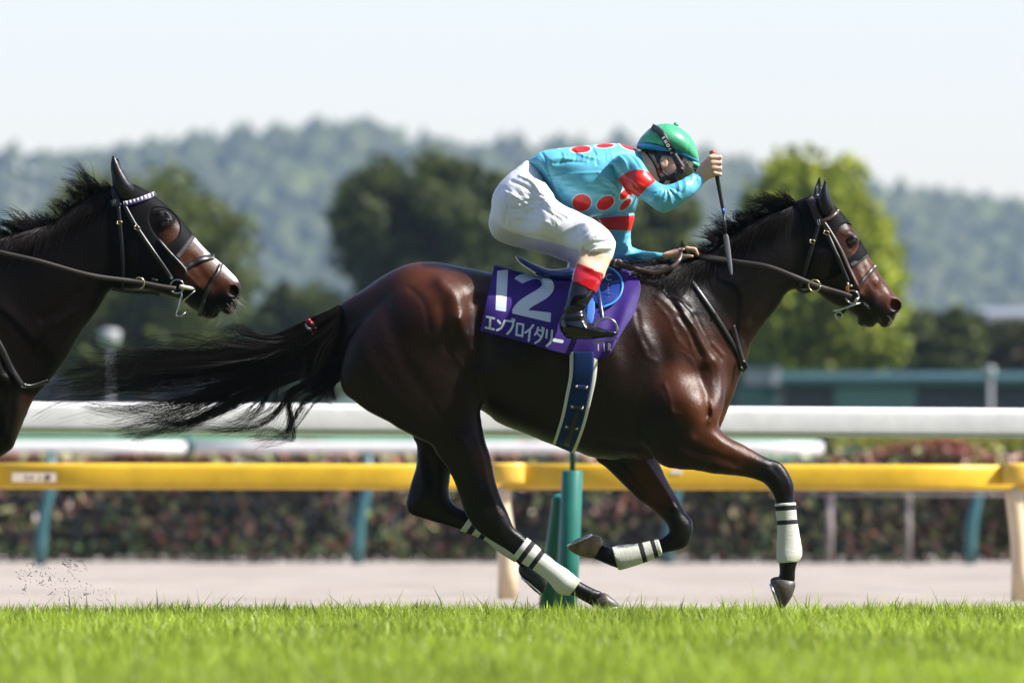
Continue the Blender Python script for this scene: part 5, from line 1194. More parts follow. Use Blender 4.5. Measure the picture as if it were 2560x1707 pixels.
mb = MB(); mb.box(W(2119, 721, by - .006), (.014, .004, .018)); tg = mb.build('number_tag', M_ORANGE, br, False)
text_mesh('number', '2', .016, .0006, M_BLACKL, tg, Matrix.Translation(W(2119, 721, by - .0085)) @ RX)
# reins
rn = empty('reins', W(1900, 665, -.12), 'brown reins running from the bit of the leading horse to the jockey hands', 'reins', 'reins')
strap('near_rein', [(2128,743),(2108,735),(2070,724),(2036,713),(1980,690),(1917,667),(1841,655),(1780,645),(1728,634)], 11, HS, .022, .004, M_REIN, rn, n=10, ys=[by - .01, -.10, -.10, -.11, -.12, -.11, -.09, -.05, -.01])
strap('loop', [(1722,626),(1706,628),(1697,650),(1680,668),(1645,682),(1600,675),(1562,664),(1540,656)], 10, HS, .020, .005, M_BROWN, rn, n=10, ys=[-.02, -.05, -.09, -.11, -.11, -.11, -.12, -.14])
mb = MB(); yk_ = float(HS.y(1545, 680)) - .05
mb.tube([W(1522, 668, yk_), W(1532, 655, yk_ - .005), W(1548, 652, yk_ - .005), W(1560, 664, yk_), W(1546, 672, yk_ + .005), W(1528, 664, yk_ - .01), W(1540, 648, yk_ - .01)], .0105, 8); mb.build('knot', M_BROWN, rn)
strap('far_rein', [(2128,743),(2036,716),(1920,668),(1800,650),(1732,636)], 8, None, 0, .004, M_REIN, rn, n=8, ys=[.10, .14, .14, .10, .05])
mt = MB(); ring(mt, (2036, 714), 14.5, .0032, -.135); mt.build('martingale_ring', M_BRASS, rn)
# breast strap
bs = empty('breast_strap', W(1855, 915, -.05), 'dark leather running martingale strap across the leading horse shoulder', 'strap', 'breast straps')
strap('neck_strap', [(1722,690),(1745,724),(1786,784),(1820,838),(1847,885),(1856,920)], 9, HS, .006, .005, M_BLACKL, bs, mirror=True)
strap('fork_strap', [(1834,814),(1842,845),(1852,882),(1862,914)], 7.5, HS, .012, .005, M_BLACKL, bs)
strap('rein_fork', [(2036,722),(2010,730),(1992,720)], 6, HS, .014, .004, M_BLACKL, bs)
mb = MB(); mb.tube([W(1850, 900, -.05), W(1862, 906, -.045), W(1866, 916, -.03), W(1858, 926, -.03), W(1850, 918, -.05)], .008, 8); mb.build('stopper', M_BLACKL, bs)
buckle((1789, 787), 5, 3, -1.0, bs, HS, .014, M_BLACKL)
# ribbon on the tail
M_RIBR = PM('red_ribbon', (0.45, 0.01, 0.03), 0.4); M_RIBW = PM('white_ribbon', (0.78, 0.78, 0.78), 0.5)
rb = empty('tail_ribbon', W(772, 818, -.03), 'small red and white ribbon tied to the top of the tail', 'ribbon')
for nm, mt_, L in (('white_loop', M_RIBW, [(763,810),(770,820),(778,826),(783,838),(786,842)]), ('red_loop', M_RIBR, [(768,800),(776,806),(780,815),(788,822),(784,832)]), ('red_tail', M_RIBR, [(764,806),(772,800),(778,806),(784,812)])):
    strap(nm, L, 9, None, 0, .003, mt_, rb, ys=[-.07, -.078, -.073, -.076], wlist=[3, 7, 5, 7, 3])

# ---- tack of the horse behind
y2 = Y2
hood([P2['head'], P2['neck']], [(280,466),(310,455),(338,461),(369,477),(389,490),(417,512),(448,541),(475,574),(487,589),(466,620),(444,645),(425,672),(390,692),(350,706),(310,722),(285,722),(284,660),(276,600),(274,530)],
     [(379,526),(399,519),(427,527),(447,553),(449,580),(438,600),(418,610),(399,598),(383,577),(374,551)], HF2, y2, 'black mesh hood with one upright ear cover on the horse behind', [(443,643),(464,617),(484,590)],
     [([(284,388),(277,414),(280,443),(284,468),(300,494),(320,497),(331,488),(336,472),(323,451),(310,430),(297,407)], y2 - .05, 1.0), ([(292,392),(285,420),(288,450),(300,470),(318,468),(316,445),(305,418)], y2 + .055, 1.0)], HS2)
b2 = empty('bridle', W(320, 520, y2), 'black bridle with white zigzag browband on the horse behind', 'bridle', 'bridles')
S2 = lambda nm, path, w, off=.009, mat=M_BLACKL, par=b2, **k: strap(nm, path, w, HS2, off, .004, mat, par, y=y2, **k)
def zig_mat():
    m, n, l, b = mat_new('zigzag_browband'); A = n.new('ShaderNodeAttribute'); A.attribute_name = 'zig'
    r = n.new('ShaderNodeMapRange'); r.inputs[1].default_value = -.1; r.inputs[2].default_value = .1; l.new(A.outputs['Fac'], r.inputs[0])
    x = n.new('ShaderNodeMix'); x.data_type = 'RGBA'; x.inputs[6].default_value = (.03, .015, .10, 1); x.inputs[7].default_value = (.78, .80, .78, 1); l.new(r.outputs[0], x.inputs[0]); l.new(x.outputs[2], b.inputs['Base Color']); return m
bb = S2('browband', [(309,510),(330,506),(352,499),(372,491),(388,484)], 10, .012, zig_mat(), n=14, m=9, mirror=True)
nv_ = len(bb.data.vertices); co = np.empty(nv_ * 3, np.float32); bb.data.vertices.foreach_get('co', co); co = co.reshape(-1, 3)
tz, Lz = line_sd((309, 510), (388, 484), co[:, 0], co[:, 2], y2); nz = ((co[:, 2] - WZ(510, y2)) - (co[:, 0] - WX(309, y2)) * (26 / 79)) / .008
attr(bb.data, 'zig', np.abs(((tz / .017) % 1) - .5) * 4 - 1 + .55 * nz)
S2('headpiece', [(283,470),(288,490),(296,515)], 14, .010, mirror=True)
S2('cheek_strap', [(311,514),(325,540),(341,567),(380,625),(410,668),(429,697)], 8, .011)
S2('throat_strap', [(296,517),(300,560),(305,620),(308,690),(305,722)], 7, .010, mirror=True)
S2('noseband', [(460,674),(480,659),(510,646),(536,641)], 11, .008, mirror=True)
S2('noseband_hanger', [(395,598),(430,638),(462,672),(465,690)], 6, .010)
S2('flash_band', [(553,659),(545,680),(530,705),(515,735),(505,765),(498,790)], 8, .008, mirror=True)
M_PLAQ = PM('blue_badge', (0.03, 0.05, 0.10), 0.4)
y0 = float(HS2.y(287, 507)) - .02; mb = MB(); mb.box(W(287, 506, y0), (.034, .004, .030), Matrix.Rotation(math.radians(-20), 3, 'Y')); pq = mb.build('badge', M_PLAQ, b2, False)
mb = MB(); mb.tube([W(284, 512, y0 - .003), W(283, 502, y0 - .003), W(289, 500, y0 - .003), W(288, 508, y0 - .003), W(285, 507, y0 - .003)], .0022, 6); mb.build('badge_emblem', M_BRASS, pq)
buckle((343, 570), 6.5, 4.5, .5, b2, HS2); buckle((299, 557), 6, 3.5, .1, b2, HS2)
by2 = float(HS2.y(443, 716)) - .016
mb = MB(); ring(mb, (443, 716), 17, .0038, by2); mb.build('bit_ring', M_STEEL, b2)
M_BITW = PM('white_bit_rubber', (0.72, 0.68, 0.52), 0.45)
mb = MB(); mb.tube([W(449, 716, by2 - .006), W(455, 717, by2 - .008), W(475, 720, by2 - .004), W(487, 722, by2 + .01)], [.008, .0095, .008, .004], 10); mb.build('bit_bar', M_BITW, b2)
mb = MB(); mb.tube([W(455, 722, by2), W(453, 745, by2), W(450, 765, by2), W(442, 780, by2), W(440, 790, by2), W(452, 791, by2), W(470, 775, by2 + .02)], [.003, .0045, .006, .003, .003, .003, .003], 8); mb.tube([W(487, 727, by2), W(470, 742, by2), W(458, 752, by2)], .003, 8); mb.build('bit_lever', M_STEEL, b2)
mb = MB(); mb.tube([W(424, 690, by2), W(431, 698, by2 - .002)], .0055, 8); mb.build('hook', M_STEEL, b2)
r2 = empty('reins', W(150, 670, y2 - .1), 'black rubber reins of the horse behind running off the left edge', 'reins', 'reins')
strap('near_rein', [(440,722),(400,716),(335,704),(223,688),(96,653),(0,631),(-120,600),(-230,600)], 10, HS2, .02, .005, M_REIN, r2, n=8, ys=[by2 - .01, by2 - .02, y2 - .12, y2 - .16, y2 - .17, y2 - .16, y2 - .1, y2 - .05])
mb = MB(); ring(mb, (347, 708), 14, .0035, y2 - .15, a0=-80, a1=120); mb.build('martingale_ring', M_BRASS, r2)
strap('rein_stop', [(378,702),(392,706)], 12, HS2, .028, .006, M_BLACKL, r2)
strap('fork_strap', [(280,722),(330,730),(380,732),(398,736)], 7, HS2, .01, .004, M_BLACKL, r2)
bs2 = empty('breast_strap', W(60, 960, y2 - .1), 'black breast strap hanging on the chest of the horse behind', 'strap', 'breast straps')
strap('neck_strap', [(-60,780),(-20,830),(5,870),(28,918),(55,962)], 10, HS2, .012, .005, M_BLACKL, bs2, y=y2)
strap('chest_strap', [(50,960),(75,966),(105,958),(120,952)], 8, HS2, .010, .004, M_BLACKL, bs2, mirror=True, y=y2)
buckle((60, 963), 5, 5, .3, bs2, HS2, .018, M_STEEL)
# ------------------------------------------------------------------ jockey
def attr_mat(name, base, layers, rough=.5, bump=.25, bscale=350, spec=.4, sheen=0.0, noise=.06):
    """cloth with printed shapes: each layer is (attribute holding a signed distance in metres, colour)"""
    m, n, l, b = mat_new(name); tc = n.new('ShaderNodeTexCoord')
    t = n.new('ShaderNodeTexNoise'); t.inputs['Scale'].default_value = 12; t.inputs['Detail'].default_value = 6; l.new(tc.outputs['Object'], t.inputs['Vector'])
    rp = n.new('ShaderNodeMapRange'); rp.inputs[1].default_value = .3; rp.inputs[2].default_value = .7; rp.inputs[3].default_value = 1 - noise; rp.inputs[4].default_value = 1 + noise; l.new(t.outputs['Fac'], rp.inputs[0])
    x = n.new('ShaderNodeMix'); x.data_type = 'RGBA'; x.blend_type = 'MULTIPLY'; x.inputs[0].default_value = 1; x.inputs[6].default_value = (*base, 1); l.new(rp.outputs[0], x.inputs[7]); c = x.outputs[2]
    for nm, off, col in layers:
        A = n.new('ShaderNodeAttribute'); A.attribute_name = nm; r = n.new('ShaderNodeMapRange'); r.inputs[1].default_value = off - .0007; r.inputs[2].default_value = off + .0007; l.new(A.outputs['Fac'], r.inputs[0])
        y = n.new('ShaderNodeMix'); y.data_type = 'RGBA'; y.inputs[6].default_value = (*col, 1); l.new(r.outputs[0], y.inputs[0]); l.new(c, y.inputs[7]); c = y.outputs[2]
    l.new(c, b.inputs['Base Color']); b.inputs['Roughness'].default_value = rough; b.inputs['Specular IOR Level'].default_value = spec; b.inputs['Sheen Weight'].default_value = sheen
    t2 = n.new('ShaderNodeTexNoise'); t2.inputs['Scale'].default_value = bscale; l.new(tc.outputs['Object'], t2.inputs['Vector']); bp = n.new('ShaderNodeBump'); bp.inputs['Strength'].default_value = bump; bp.inputs['Distance'].default_value = .001; l.new(t2.outputs['Fac'], bp.inputs['Height'])
    t3 = n.new('ShaderNodeTexNoise'); t3.inputs['Scale'].default_value = 26; t3.inputs['Detail'].default_value = 2; l.new(tc.outputs['Object'], t3.inputs['Vector']); bp2 = n.new('ShaderNodeBump'); bp2.inputs['Strength'].default_value = .25; bp2.inputs['Distance'].default_value = .01; l.new(t3.outputs['Fac'], bp2.inputs['Height']); l.new(bp.outputs[0], bp2.inputs['Normal'])
    l.new(bp2.outputs[0], b.inputs['Normal']); return m
RED = (0.60, 0.018, 0.012)
M_JERSEY = attr_mat('sky_blue_silk', (0.12, 0.47, 0.64), [('spot', .0035, (.45, .66, .74)), ('spot', 0.0, RED), ('band', 0.0, RED)], .38, spec=.5)
M_BREECH = attr_mat('white_breeches', (0.80, 0.82, 0.87), [('seam', 0.0, (.55, .55, .60))], .6)
M_SKIN = PM('skin', (0.66, 0.43, 0.32), 0.45, noise=.08, nscale=40, sss=.15)
M_STOCK = PM('beige_stocking', (0.62, 0.46, 0.31), 0.6, noise=.05, nscale=40)
M_BOOT = PM('black_boot_leather', (0.004, 0.004, 0.005), 0.16, spec=.45, coat=.25)
M_CUFF = PM('red_patent_boot_top', (0.42, 0.008, 0.014), 0.16, spec=.6, coat=.6)
M_HELM = PM('green_helmet_cover', (0.065, 0.37, 0.19), 0.33, noise=.05, nscale=30)
M_HBAND = PM('blue_helmet_band', (0.04, 0.26, 0.56), 0.35)
M_BLK = PM('black_webbing', (0.010, 0.010, 0.012), 0.5)
M_LENS = PM('dark_goggle_lens', (0.030, 0.030, 0.016), 0.08, coat=1.0)
M_JHAIR = PM('black_hair', (0.010, 0.008, 0.008), 0.5)
J_TORSO = [(1319,404),(1338,389),(1356,378),(1389,373),(1433,368),(1493,362),(1534,359),(1560,363),(1590,374),(1608,393),(1617,430),(1612,465),(1598,495),(1591,518),(1581,533),(1540,532),(1508,537),(1472,543),(1460,540),(1436,528),(1412,516),(1389,501),(1377,481),(1365,460),(1350,433),(1329,415)]
J_ARM = [(1526,414),(1541,394),(1570,387),(1597,400),(1618,430),(1634,452),(1648,463),(1664,467),(1686,461),(1716,446),(1738,433),(1750,438),(1760,454),(1757,463),(1740,483),(1716,503),(1692,521),(1669,533),(1654,535),(1633,524),(1609,506),(1591,496),(1573,480),(1552,447)]
J_FARM = [(1496,528),(1583,525),(1578,575),(1577,602),(1585,617),(1612,626),(1645,631),(1664,634),(1662,643),(1627,651),(1597,653),(1561,650),(1537,647),(1525,630),(1518,600),(1511,572)]
J_HIP = [(1317,402),(1335,412),(1352,432),(1370,470),(1385,505),(1395,540),(1370,575),(1320,588),(1263,574),(1243,557),(1232,533),(1229,509),(1234,483),(1249,459),(1269,438),(1293,420)]
J_THIGH = [(1300,450),(1352,455),(1378,484),(1390,503),(1412,518),(1436,529),(1460,541),(1490,557),(1520,581),(1534,602),(1538,614),(1531,645),(1522,659),(1500,655),(1475,650),(1456,657),(1448,648),(1450,634),(1425,624),(1390,612),(1340,600),(1300,590),(1265,574),(1250,540),(1262,490)]
J_CALF = [(1457,622),(1490,618),(1520,632),(1524,652),(1512,682),(1503,702),(1470,700),(1440,678),(1445,655)]
jp = {}
kw = dict(h=.004)
jp['torso'] = Part(J_TORSO, [(1340,410,1.75),(1420,450,1.35),(1520,440,1.30),(1590,440,1.15)], 0.0, **kw)
jp['arm'] = Part(J_ARM, .92, [(1560,430,-.165),(1600,460,-.21),(1650,500,-.25),(1700,480,-.245),(1752,448,-.215)], **kw)
jp['farm'] = Part(J_FARM, .9, [(1545,535,.16),(1548,600,.17),(1570,635,.13),(1660,638,.0)], **kw)
jp['hip'] = Part(J_HIP, 1.28, 0.0, **kw)
jp['thigh'] = Part(J_THIGH, [(1300,530,.75),(1400,560,.80),(1500,615,.90)], [(1290,520,-.075),(1400,560,-.17),(1500,615,-.275)], **kw)
jp['fthigh'] = Part([(a - 28, b + 20) for a, b in J_THIGH], [(1300,530,.75),(1400,560,.80),(1500,615,.90)], [(1290,520,.075),(1400,560,.17),(1500,615,.275)], **kw)
jp['calf'] = Part(J_CALF, .82, [(1490,630,-.285),(1470,700,-.325)], **kw)
jp['fcalf'] = Part([(a - 25, b + 10) for a, b in J_CALF], .82, [(1490,630,.285),(1470,700,.325)], **kw)
person = empty('person', W(1440, 690, 0), 'jockey in sky blue silks with red spots, white breeches and green helmet', 'person')
# jersey
JF = Field([jp[k] for k in ('torso', 'arm', 'farm')], .0045, [.02, .022, .018])
def folds(seeds, w, h):
    return [(p, w * f, h * g) for p, f, g in seeds]
E = []
for k in range(9):      # sleeve creases fanning from the inside of the elbow
    a = math.radians(20 + 15 * k); E.append(([(1662 + 4 * math.cos(a), 470 + 2 * math.sin(a)), (1662 + 26 * math.cos(a), 470 + 26 * math.sin(a)), (1662 + (44 + 6 * (k % 3)) * math.cos(a + .1), 470 + (42 + 5 * (k % 2)) * math.sin(a + .1))], 1.9, .0042 * (1 if k % 2 else -.9)))
for k in range(7):
    E.append(([(1684 + 9 * k, 463 - 4.5 * k), (1688 + 8.5 * k, 480 - 4 * k), (1686 + 8 * k, 496 - 5 * k)], 1.8, .0034 * (1 if k % 2 else -.8)))
JF.strokes(E, y0=-.12)
JF.strokes([([(1345,400),(1362,425),(1372,455)], 3, .005), ([(1355,385),(1368,410),(1371,440)], 3, -.005), ([(1377,402),(1400,398),(1430,400)], 4, .004), ([(1385,412),(1420,408),(1460,410)], 3, -.004), ([(1440,378),(1460,392),(1490,398)], 4, .005), ([(1480,375),(1490,395),(1492,415)], 3, -.004),
 ([(1372,446),(1430,438),(1500,434)], 2.2, .0035), ([(1530,420),(1545,450),(1570,485)], 5, -.010), ([(1500,440),(1530,460),(1555,490)], 4, .005), ([(1470,470),(1520,480),(1555,500)], 5, -.004), ([(1395,470),(1405,490),(1425,505)], 4, -.005), ([(1380,455),(1392,480),(1405,500)], 3, .005), ([(1500,455),(1525,475),(1545,505)], 3, -.004), ([(1440,500),(1470,515),(1500,520)], 5, .004), ([(1410,385),(1412,400)], 3, .004), ([(1475,372),(1470,392)], 3, .004),
 ([(1548,395),(1562,410),(1566,430)], 3, .005), ([(1575,392),(1590,412),(1600,430)], 3, -.004), ([(1560,440),(1580,455),(1605,470)], 3, .004), ([(1575,455),(1590,475)], 2.5, -.004)])
JF.strokes([([(1515,585),(1545,590),(1572,580)], 3, -.004), ([(1530,605),(1555,610),(1577,600)], 3, .004), ([(1540,625),(1565,628),(1580,615)], 3, -.004), ([(1560,640),(1590,632),(1620,634)], 3, .004)], side=1)
CR = []
for k in range(8):
    CR.append(([(1400 + 18 * k, 382 - 1 * k), (1404 + 18 * k, 396 - k), (1398 + 19 * k, 412 - k)], 2.0, .0026 * (1 if k % 2 else -1)))
for k in range(9):
    a = math.radians(120 + 14 * k); CR.append(([(1556, 478), (1556 + 30 * math.cos(a), 478 + 22 * math.sin(a)), (1556 + (56 + 10 * (k % 3)) * math.cos(a - .1), 478 + 40 * math.sin(a - .1))], 1.8, .0028 * (1 if k % 2 else -1)))
for k in range(6):
    CR.append(([(1378 + 5 * k, 470 + 7 * k), (1398 + 5 * k, 462 + 8 * k), (1425 + 6 * k, 462 + 9 * k)], 1.8, .0026 * (1 if k % 2 else -1)))
JF.strokes(CR, y0=-.02)
v, q = JF.mesh(1); jersey = obj('jersey', v, q, M_JERSEY, person)
def ell_sd(v, cx, cy, rx, ry, ang=0):
    x, z = WX(cx), WZ(cy); a = math.radians(ang); dx = v[:, 0] - x; dz = v[:, 2] - z; u = dx * math.cos(a) + dz * math.sin(a); w = -dx * math.sin(a) + dz * math.cos(a)
    rx *= M2; ry *= M2; return (np.sqrt((u / rx) ** 2 + (w / ry) ** 2) - 1) * min(rx, ry)
spots = [(1452, 375, 24, 9.5, 4), (1512, 365.5, 22, 6, 3), (1572, 368, 23, 7, -22), (1454, 509, 23.5, 20.5, 0), (1513, 510, 23, 15.5, 28), (1561, 488, 16, 9, 50), (1563, 513, 19, 8, 45), (1400, 366, 20, 5, 6)]
sp = np.minimum.reduce([ell_sd(v, *s) for s in spots]); sp = np.where((v[:, 1] < .25), sp, 1.0)
sp = np.where((v[:, 1] < -.20) & (PXof(v)[0] > 1545), 1.0, sp); attr(jersey.data, 'spot', sp)
zz = lambda P: px2m(np.array([(1180 + a / 3.357, 280 + b / 3.357) for a, b in P]))
bA = sd_poly(zz([(1225,570),(1300,518),(1370,496),(1440,503),(1482,520),(1535,595),(1460,655),(1384,735),(1310,700)]), v[:, 0], v[:, 2]); bB = sd_poly(zz([(1060,882),(1400,858),(1400,994),(1060,978)]), v[:, 0], v[:, 2])
attr(jersey.data, 'band', np.minimum(np.where(v[:, 1] < -.09, bA, 1), np.where(v[:, 1] > .05, bB, 1)))
# breeches
BF = Field([jp[k] for k in ('hip', 'thigh', 'fthigh')], .0045, [.03, .04, .04])
BF.strokes([([(1300,440),(1330,455),(1350,485)], 4, .006), ([(1280,455),(1320,475),(1345,505)], 3.5, -.006), ([(1262,480),(1300,500),(1330,525)], 3.5, .005), ([(1270,520),(1310,530),(1350,545)], 3, -.004), ([(1290,545),(1330,550),(1370,560)], 3, .004), ([(1258,470),(1268,515),(1262,560)], 2, -.004), ([(1345,490),(1380,520),(1420,545)], 4, .005),
 ([(1330,500),(1365,530),(1400,555)], 3, -.005), ([(1470,610),(1490,590),(1515,585)], 3, .006), ([(1455,625),(1485,612),(1520,608)], 3, -.006), ([(1462,640),(1490,628),(1528,625)], 2.5, .006), ([(1445,600),(1475,580),(1500,570)], 3.5, -.004), ([(1400,590),(1430,570),(1465,560)], 4, .003), ([(1430,540),(1470,562),(1505,590)], 2, -.003), ([(1290,590),(1340,592),(1380,600)], 3, -.004), ([(1355,440),(1365,465),(1383,490)], 3, .004)], y0=-.03)
CR = []
for k in range(11):
    a = math.radians(150 + 9 * k); L_ = 40 + 22 * (k % 3); CR.append(([(1383 + 8 * math.cos(a), 505 - 8 * math.sin(a) * -1), (1383 + L_ * .6 * math.cos(a), 507 + L_ * .6 * math.sin(a) * .55), (1383 + L_ * 1.3 * math.cos(a), 512 + L_ * math.sin(a) * .9)], 1.6, .003 * (1 if k % 2 else -1)))
for k in range(9):
    a = math.radians(-12 - 13 * k); L_ = 30 + 12 * (k % 3); CR.append(([(1458 + 6 * math.cos(a), 642 + 6 * math.sin(a)), (1458 + L_ * .6 * math.cos(a), 640 + L_ * .6 * math.sin(a)), (1458 + L_ * 1.25 * math.cos(a + .12), 640 + L_ * 1.2 * math.sin(a + .12))], 1.7, .0034 * (1 if k % 2 else -1)))
for k in range(8):
    CR.append(([(1262 + 14 * k, 470 + 3 * k), (1280 + 14 * k, 500 + 4 * k), (1290 + 15 * k, 540 + 4 * k)], 2.0, .0022 * (1 if k % 2 else -1)))
BF.strokes(CR, y0=-.03)
v, q = BF.mesh(1); breech = obj('breeches', v, q, M_BREECH, person)
X_, Z_ = v[:, 0], v[:, 2]
attr(breech.data, 'seam', np.where(v[:, 1] < 0, np.minimum(seg_dist(px2m(catmull([(1262,455),(1268,500),(1270,540),(1276,570)], 5)), X_, Z_, False), seg_dist(px2m(catmull([(1385,505),(1440,545),(1490,575),(1520,600)], 5)), X_, Z_, False)) - .0011, 1.0))
# body: one continuous skin surface under the clothes, with head, hands and calves
BD = Field([jp[k] for k in ('torso', 'arm', 'farm', 'hip', 'thigh', 'fthigh', 'calf', 'fcalf')], .0047, .02, pad=.08)
BD.F += .011
jp['neck'] = Part([(1585,388),(1612,376),(1645,378),(1664,430),(1656,468),(1630,468),(1604,450),(1588,425)], .85, 0.0, **kw)
jp['head'] = Part([(1634,372),(1664,350),(1700,356),(1724,382),(1733,408),(1731,424),(1737,438),(1729,444),(1724,452),(1716,460),(1700,465),(1686,471),(1670,473),(1653,464),(1642,448),(1634,420)], .96, 0.0, **kw)
BD.add(jp['neck'], .02); BD.add(jp['head'], .02)
# calves come back at full size
class _C(Part): pass
for nm in ('calf', 'fcalf'): BD.add(jp[nm], .01)
hand = Part([(1738,434),(1750,414),(1766,396),(1779,388),(1791,393),(1796,408),(1796,430),(1786,446),(1775,450),(1764,457),(1757,462)], .62, [(1745,448,-.215),(1785,415,-.222)], **kw); BD.add(hand, .012)
def capsule(F, a, b, ra, rb, k=.006):
    a = np.array(a); b = np.array(b); R = F.rng(np.minimum(a, b) - ra - .05, np.maximum(a, b) + ra + .05)
    X, Y, Z = np.meshgrid(F.xs[R[0]], F.ys[R[1]], F.zs[R[2]], indexing='ij'); P = np.stack([X, Y, Z], -1) - a; d = b - a
    t = np.clip((P @ d) / (d @ d), 0, 1); f = np.linalg.norm(P - t[..., None] * d, axis=-1) - (ra + (rb - ra) * t); F.F[R] = smin(F.F[R], f.astype(np.float32), k)
for k in range(4):       # fingers closed round the whip handle
    kn = W(1776 + 3.0 * k, 394 + 13 * k, -.240); p1 = W(1803 + (0, 2.5, 1.5, -2)[k], 393.5 + 14.2 * k, -.236); p2 = W(1808 + (0, 1.5, 1, -2)[k], 397 + 13.6 * k, -.214); p3 = W(1789 + 2 * k, 399 + 13 * k, -.196)
    r = (.0088, .0090, .0086, .0075)[k]
    capsule(BD, kn, p1, r * 1.12, r, .008); capsule(BD, p1, p2, r, r * .95, .005); capsule(BD, p2, p3, r * .95, r * .85, .003)
capsule(BD, W(1768, 420, -.200), W(1785, 404, -.190), .0105, .0095, .006); capsule(BD, W(1785, 404, -.190), W(1807, 401, -.196), .0095, .0085, .004)
fh = Part([(1655,634),(1690,622),(1714,618),(1730,622),(1738,632),(1726,641),(1696,645),(1660,645)], .75, -.02, **kw); BD.add(fh, .01)
for k in range(4):
    a = W(1716 + 3 * k, 620 + 4 * k, -.055 + .016 * k); b = W(1738 + 2 * k, 623 + 4.5 * k, -.062 + .016 * k); c = W(1744, 635 + 2 * k, -.058 + .016 * k); capsule(BD, a, b, .0088, .0082, .003); capsule(BD, b, c, .0082, .0072, .003)
capsule(BD, W(1700, 638, -.05), W(1730, 640, -.06), .0095, .008, .004)
for s in (-1, 1):        # ears, eyes
    ec = W(1659, 407, s * .074); BD.blob(ec, (.020, .010, .025), .006); BD.blob(ec + Vector((.001, s * .011, .001)), (.0115, .007, .016), .004, sub=True)
BD.strokes([([(1648,440),(1640,420),(1632,400)], 6, .006), ([(1700,448),(1712,440),(1722,430)], 5, -.006)], side=0)
v, q = BD.mesh(2); bodyj = obj('body', v, q, M_SKIN, person)
# stocking, boots
def wrap(name, part, off, poly, mat, h=.004):
    pm = px2m(np.array(poly, float)); v, q = shell([part], off, lambda X, Z: sd_poly(pm, X, Z), h, BD, inner=-.008); return obj(name, v, q, mat, person)
for s, nm in ((-1, 'calf'), (1, 'fcalf')):
    dx, dy = (0, 0) if s < 0 else (-25, 10)
    wrap('stocking', jp[nm], .003, [(1430 + dx, 600 + dy), (1540 + dx, 600 + dy), (1540 + dx, 712 + dy), (1430 + dx, 690 + dy)], M_STOCK)
BOOT = [(1446,676),(1499,697),(1488,734),(1481,744),(1468,766),(1462,779),(1465,804),(1482,816),(1508,826),(1536,831),(1544,838),(1530,845),(1505,848),(1478,851),(1439,851),(1412,847),(1400,829),(1398,809),(1405,786),(1412,766),(1421,733),(1430,703)]
for s in (-1, 1):
    sh = 0 if s < 0 else -25
    P_ = [(a + sh, b + (0 if s < 0 else 8)) for a, b in BOOT]
    pb = Part(P_, [(1460,700,.95),(1440,790,.85),(1520,838,1.5),(1430,840,1.2)], [(1470 + sh, 690, s * .328), (1440 + sh, 780, s * .358), (1530 + sh, 838, s * .375)], **kw); F = Field([pb], .004)
    F.strokes([([(1405 + sh, 790), (1435 + sh, 785), (1462 + sh, 778)], 2.5, -.006), ([(1402 + sh, 799), (1435 + sh, 797), (1464 + sh, 792)], 2.5, .005), ([(1410 + sh, 777), (1440 + sh, 773), (1464 + sh, 768)], 2.5, .004), ([(1400 + sh, 838), (1440 + sh, 840), (1530 + sh, 838)], 1.8, -.004), ([(1456 + sh, 812), (1462 + sh, 826), (1458 + sh, 840)], 2, .003)], side=0)
    v, q = F.mesh(2); bt = obj('boot', v, q, M_BOOT, person)
    cp = px2m(np.array([(a + sh, b + (0 if s < 0 else 8)) for a, b in [(1443,661),(1474,674),(1508,688),(1500,712),(1491,738),(1460,722),(1424,704),(1434,682)]], float)); cF2 = Field([pb, jp['calf' if s < 0 else 'fcalf']], .004, .01); cF2.F -= .0045; Xc, Zc2 = cF2.XZ(); cF2.cut(sd_poly(cp, Xc, Zc2)); v, q = cF2.mesh(2); obj('boot_top', v, q, M_CUFF, bt)
# helmet
helmet = empty('helmet', W(1670, 380, 0), None, None); helmet.parent = person; helmet.matrix_parent_inverse = Matrix.Translation(-Vector(person.location))
HP = Part([(1592,372),(1597,352),(1609,336),(1630,318),(1657,310),(1686,313),(1711,328),(1732,351),(1744,381),(1747,412),(1731,406),(1701,395),(1657,382),(1627,376)], 1.75, 0.0, **kw); HFD = Field([HP], .004, pad=.05)
HFD.strokes([([(1660,311),(1650,335),(1640,372)], 1.4, -.0025), ([(1690,314),(1716,345),(1720,398)], 1.4, -.0025)], side=0)
v, q = HFD.mesh(3); shellh = obj('shell', v, q, M_HELM, person); 
bpy.data.objects.remove(helmet); shellh.name = 'helmet'; HSJ = Surf(HFD)
strap('band', [(1594,362),(1627,366),(1660,375),(1700,388),(1745,407)], 10, HSJ, .004, .003, M_HBAND, shellh, m=5, mirror=True)
hs = strap('strap', [(1629,317),(1645,326),(1657,340),(1680,381),(1698,413),(1706,430)], 13, HSJ, .006, .003, M_BLK, shellh, m=5, mirror=True)
for ch, px, py in zip('SHORE', (1658.5, 1664, 1669.5, 1674.5, 1679.5), (345, 354.5, 364, 373, 382)):
    yl = float(HSJ.y(px, py)) - .0135; text_mesh('strap_letter', ch, .0185, .0008, M_WHITE, hs, Matrix.Translation(W(px, py, yl)) @ Matrix.Rotation(math.radians(60), 4, 'Y') @ RX, bold=.0007)
mb = MB(); mb.tube([W(1690, 315, 0), W(1691, 310, 0), W(1694, 309, 0)], [.012, .011, .006], 12); mb.build('button', M_HELM, shellh)
poly_solid('peak', [(1698,392),(1722,398),(1742,404),(1756,420),(1752,425),(1738,420),(1715,410)], 3.2, 0.0, .004, M_HELM, shellh)
poly_solid('peak_lining', [(1700,400),(1722,406),(1748,422),(1742,432),(1724,430),(1708,418)], 2.6, 0.0, .004, M_BLK, shellh)
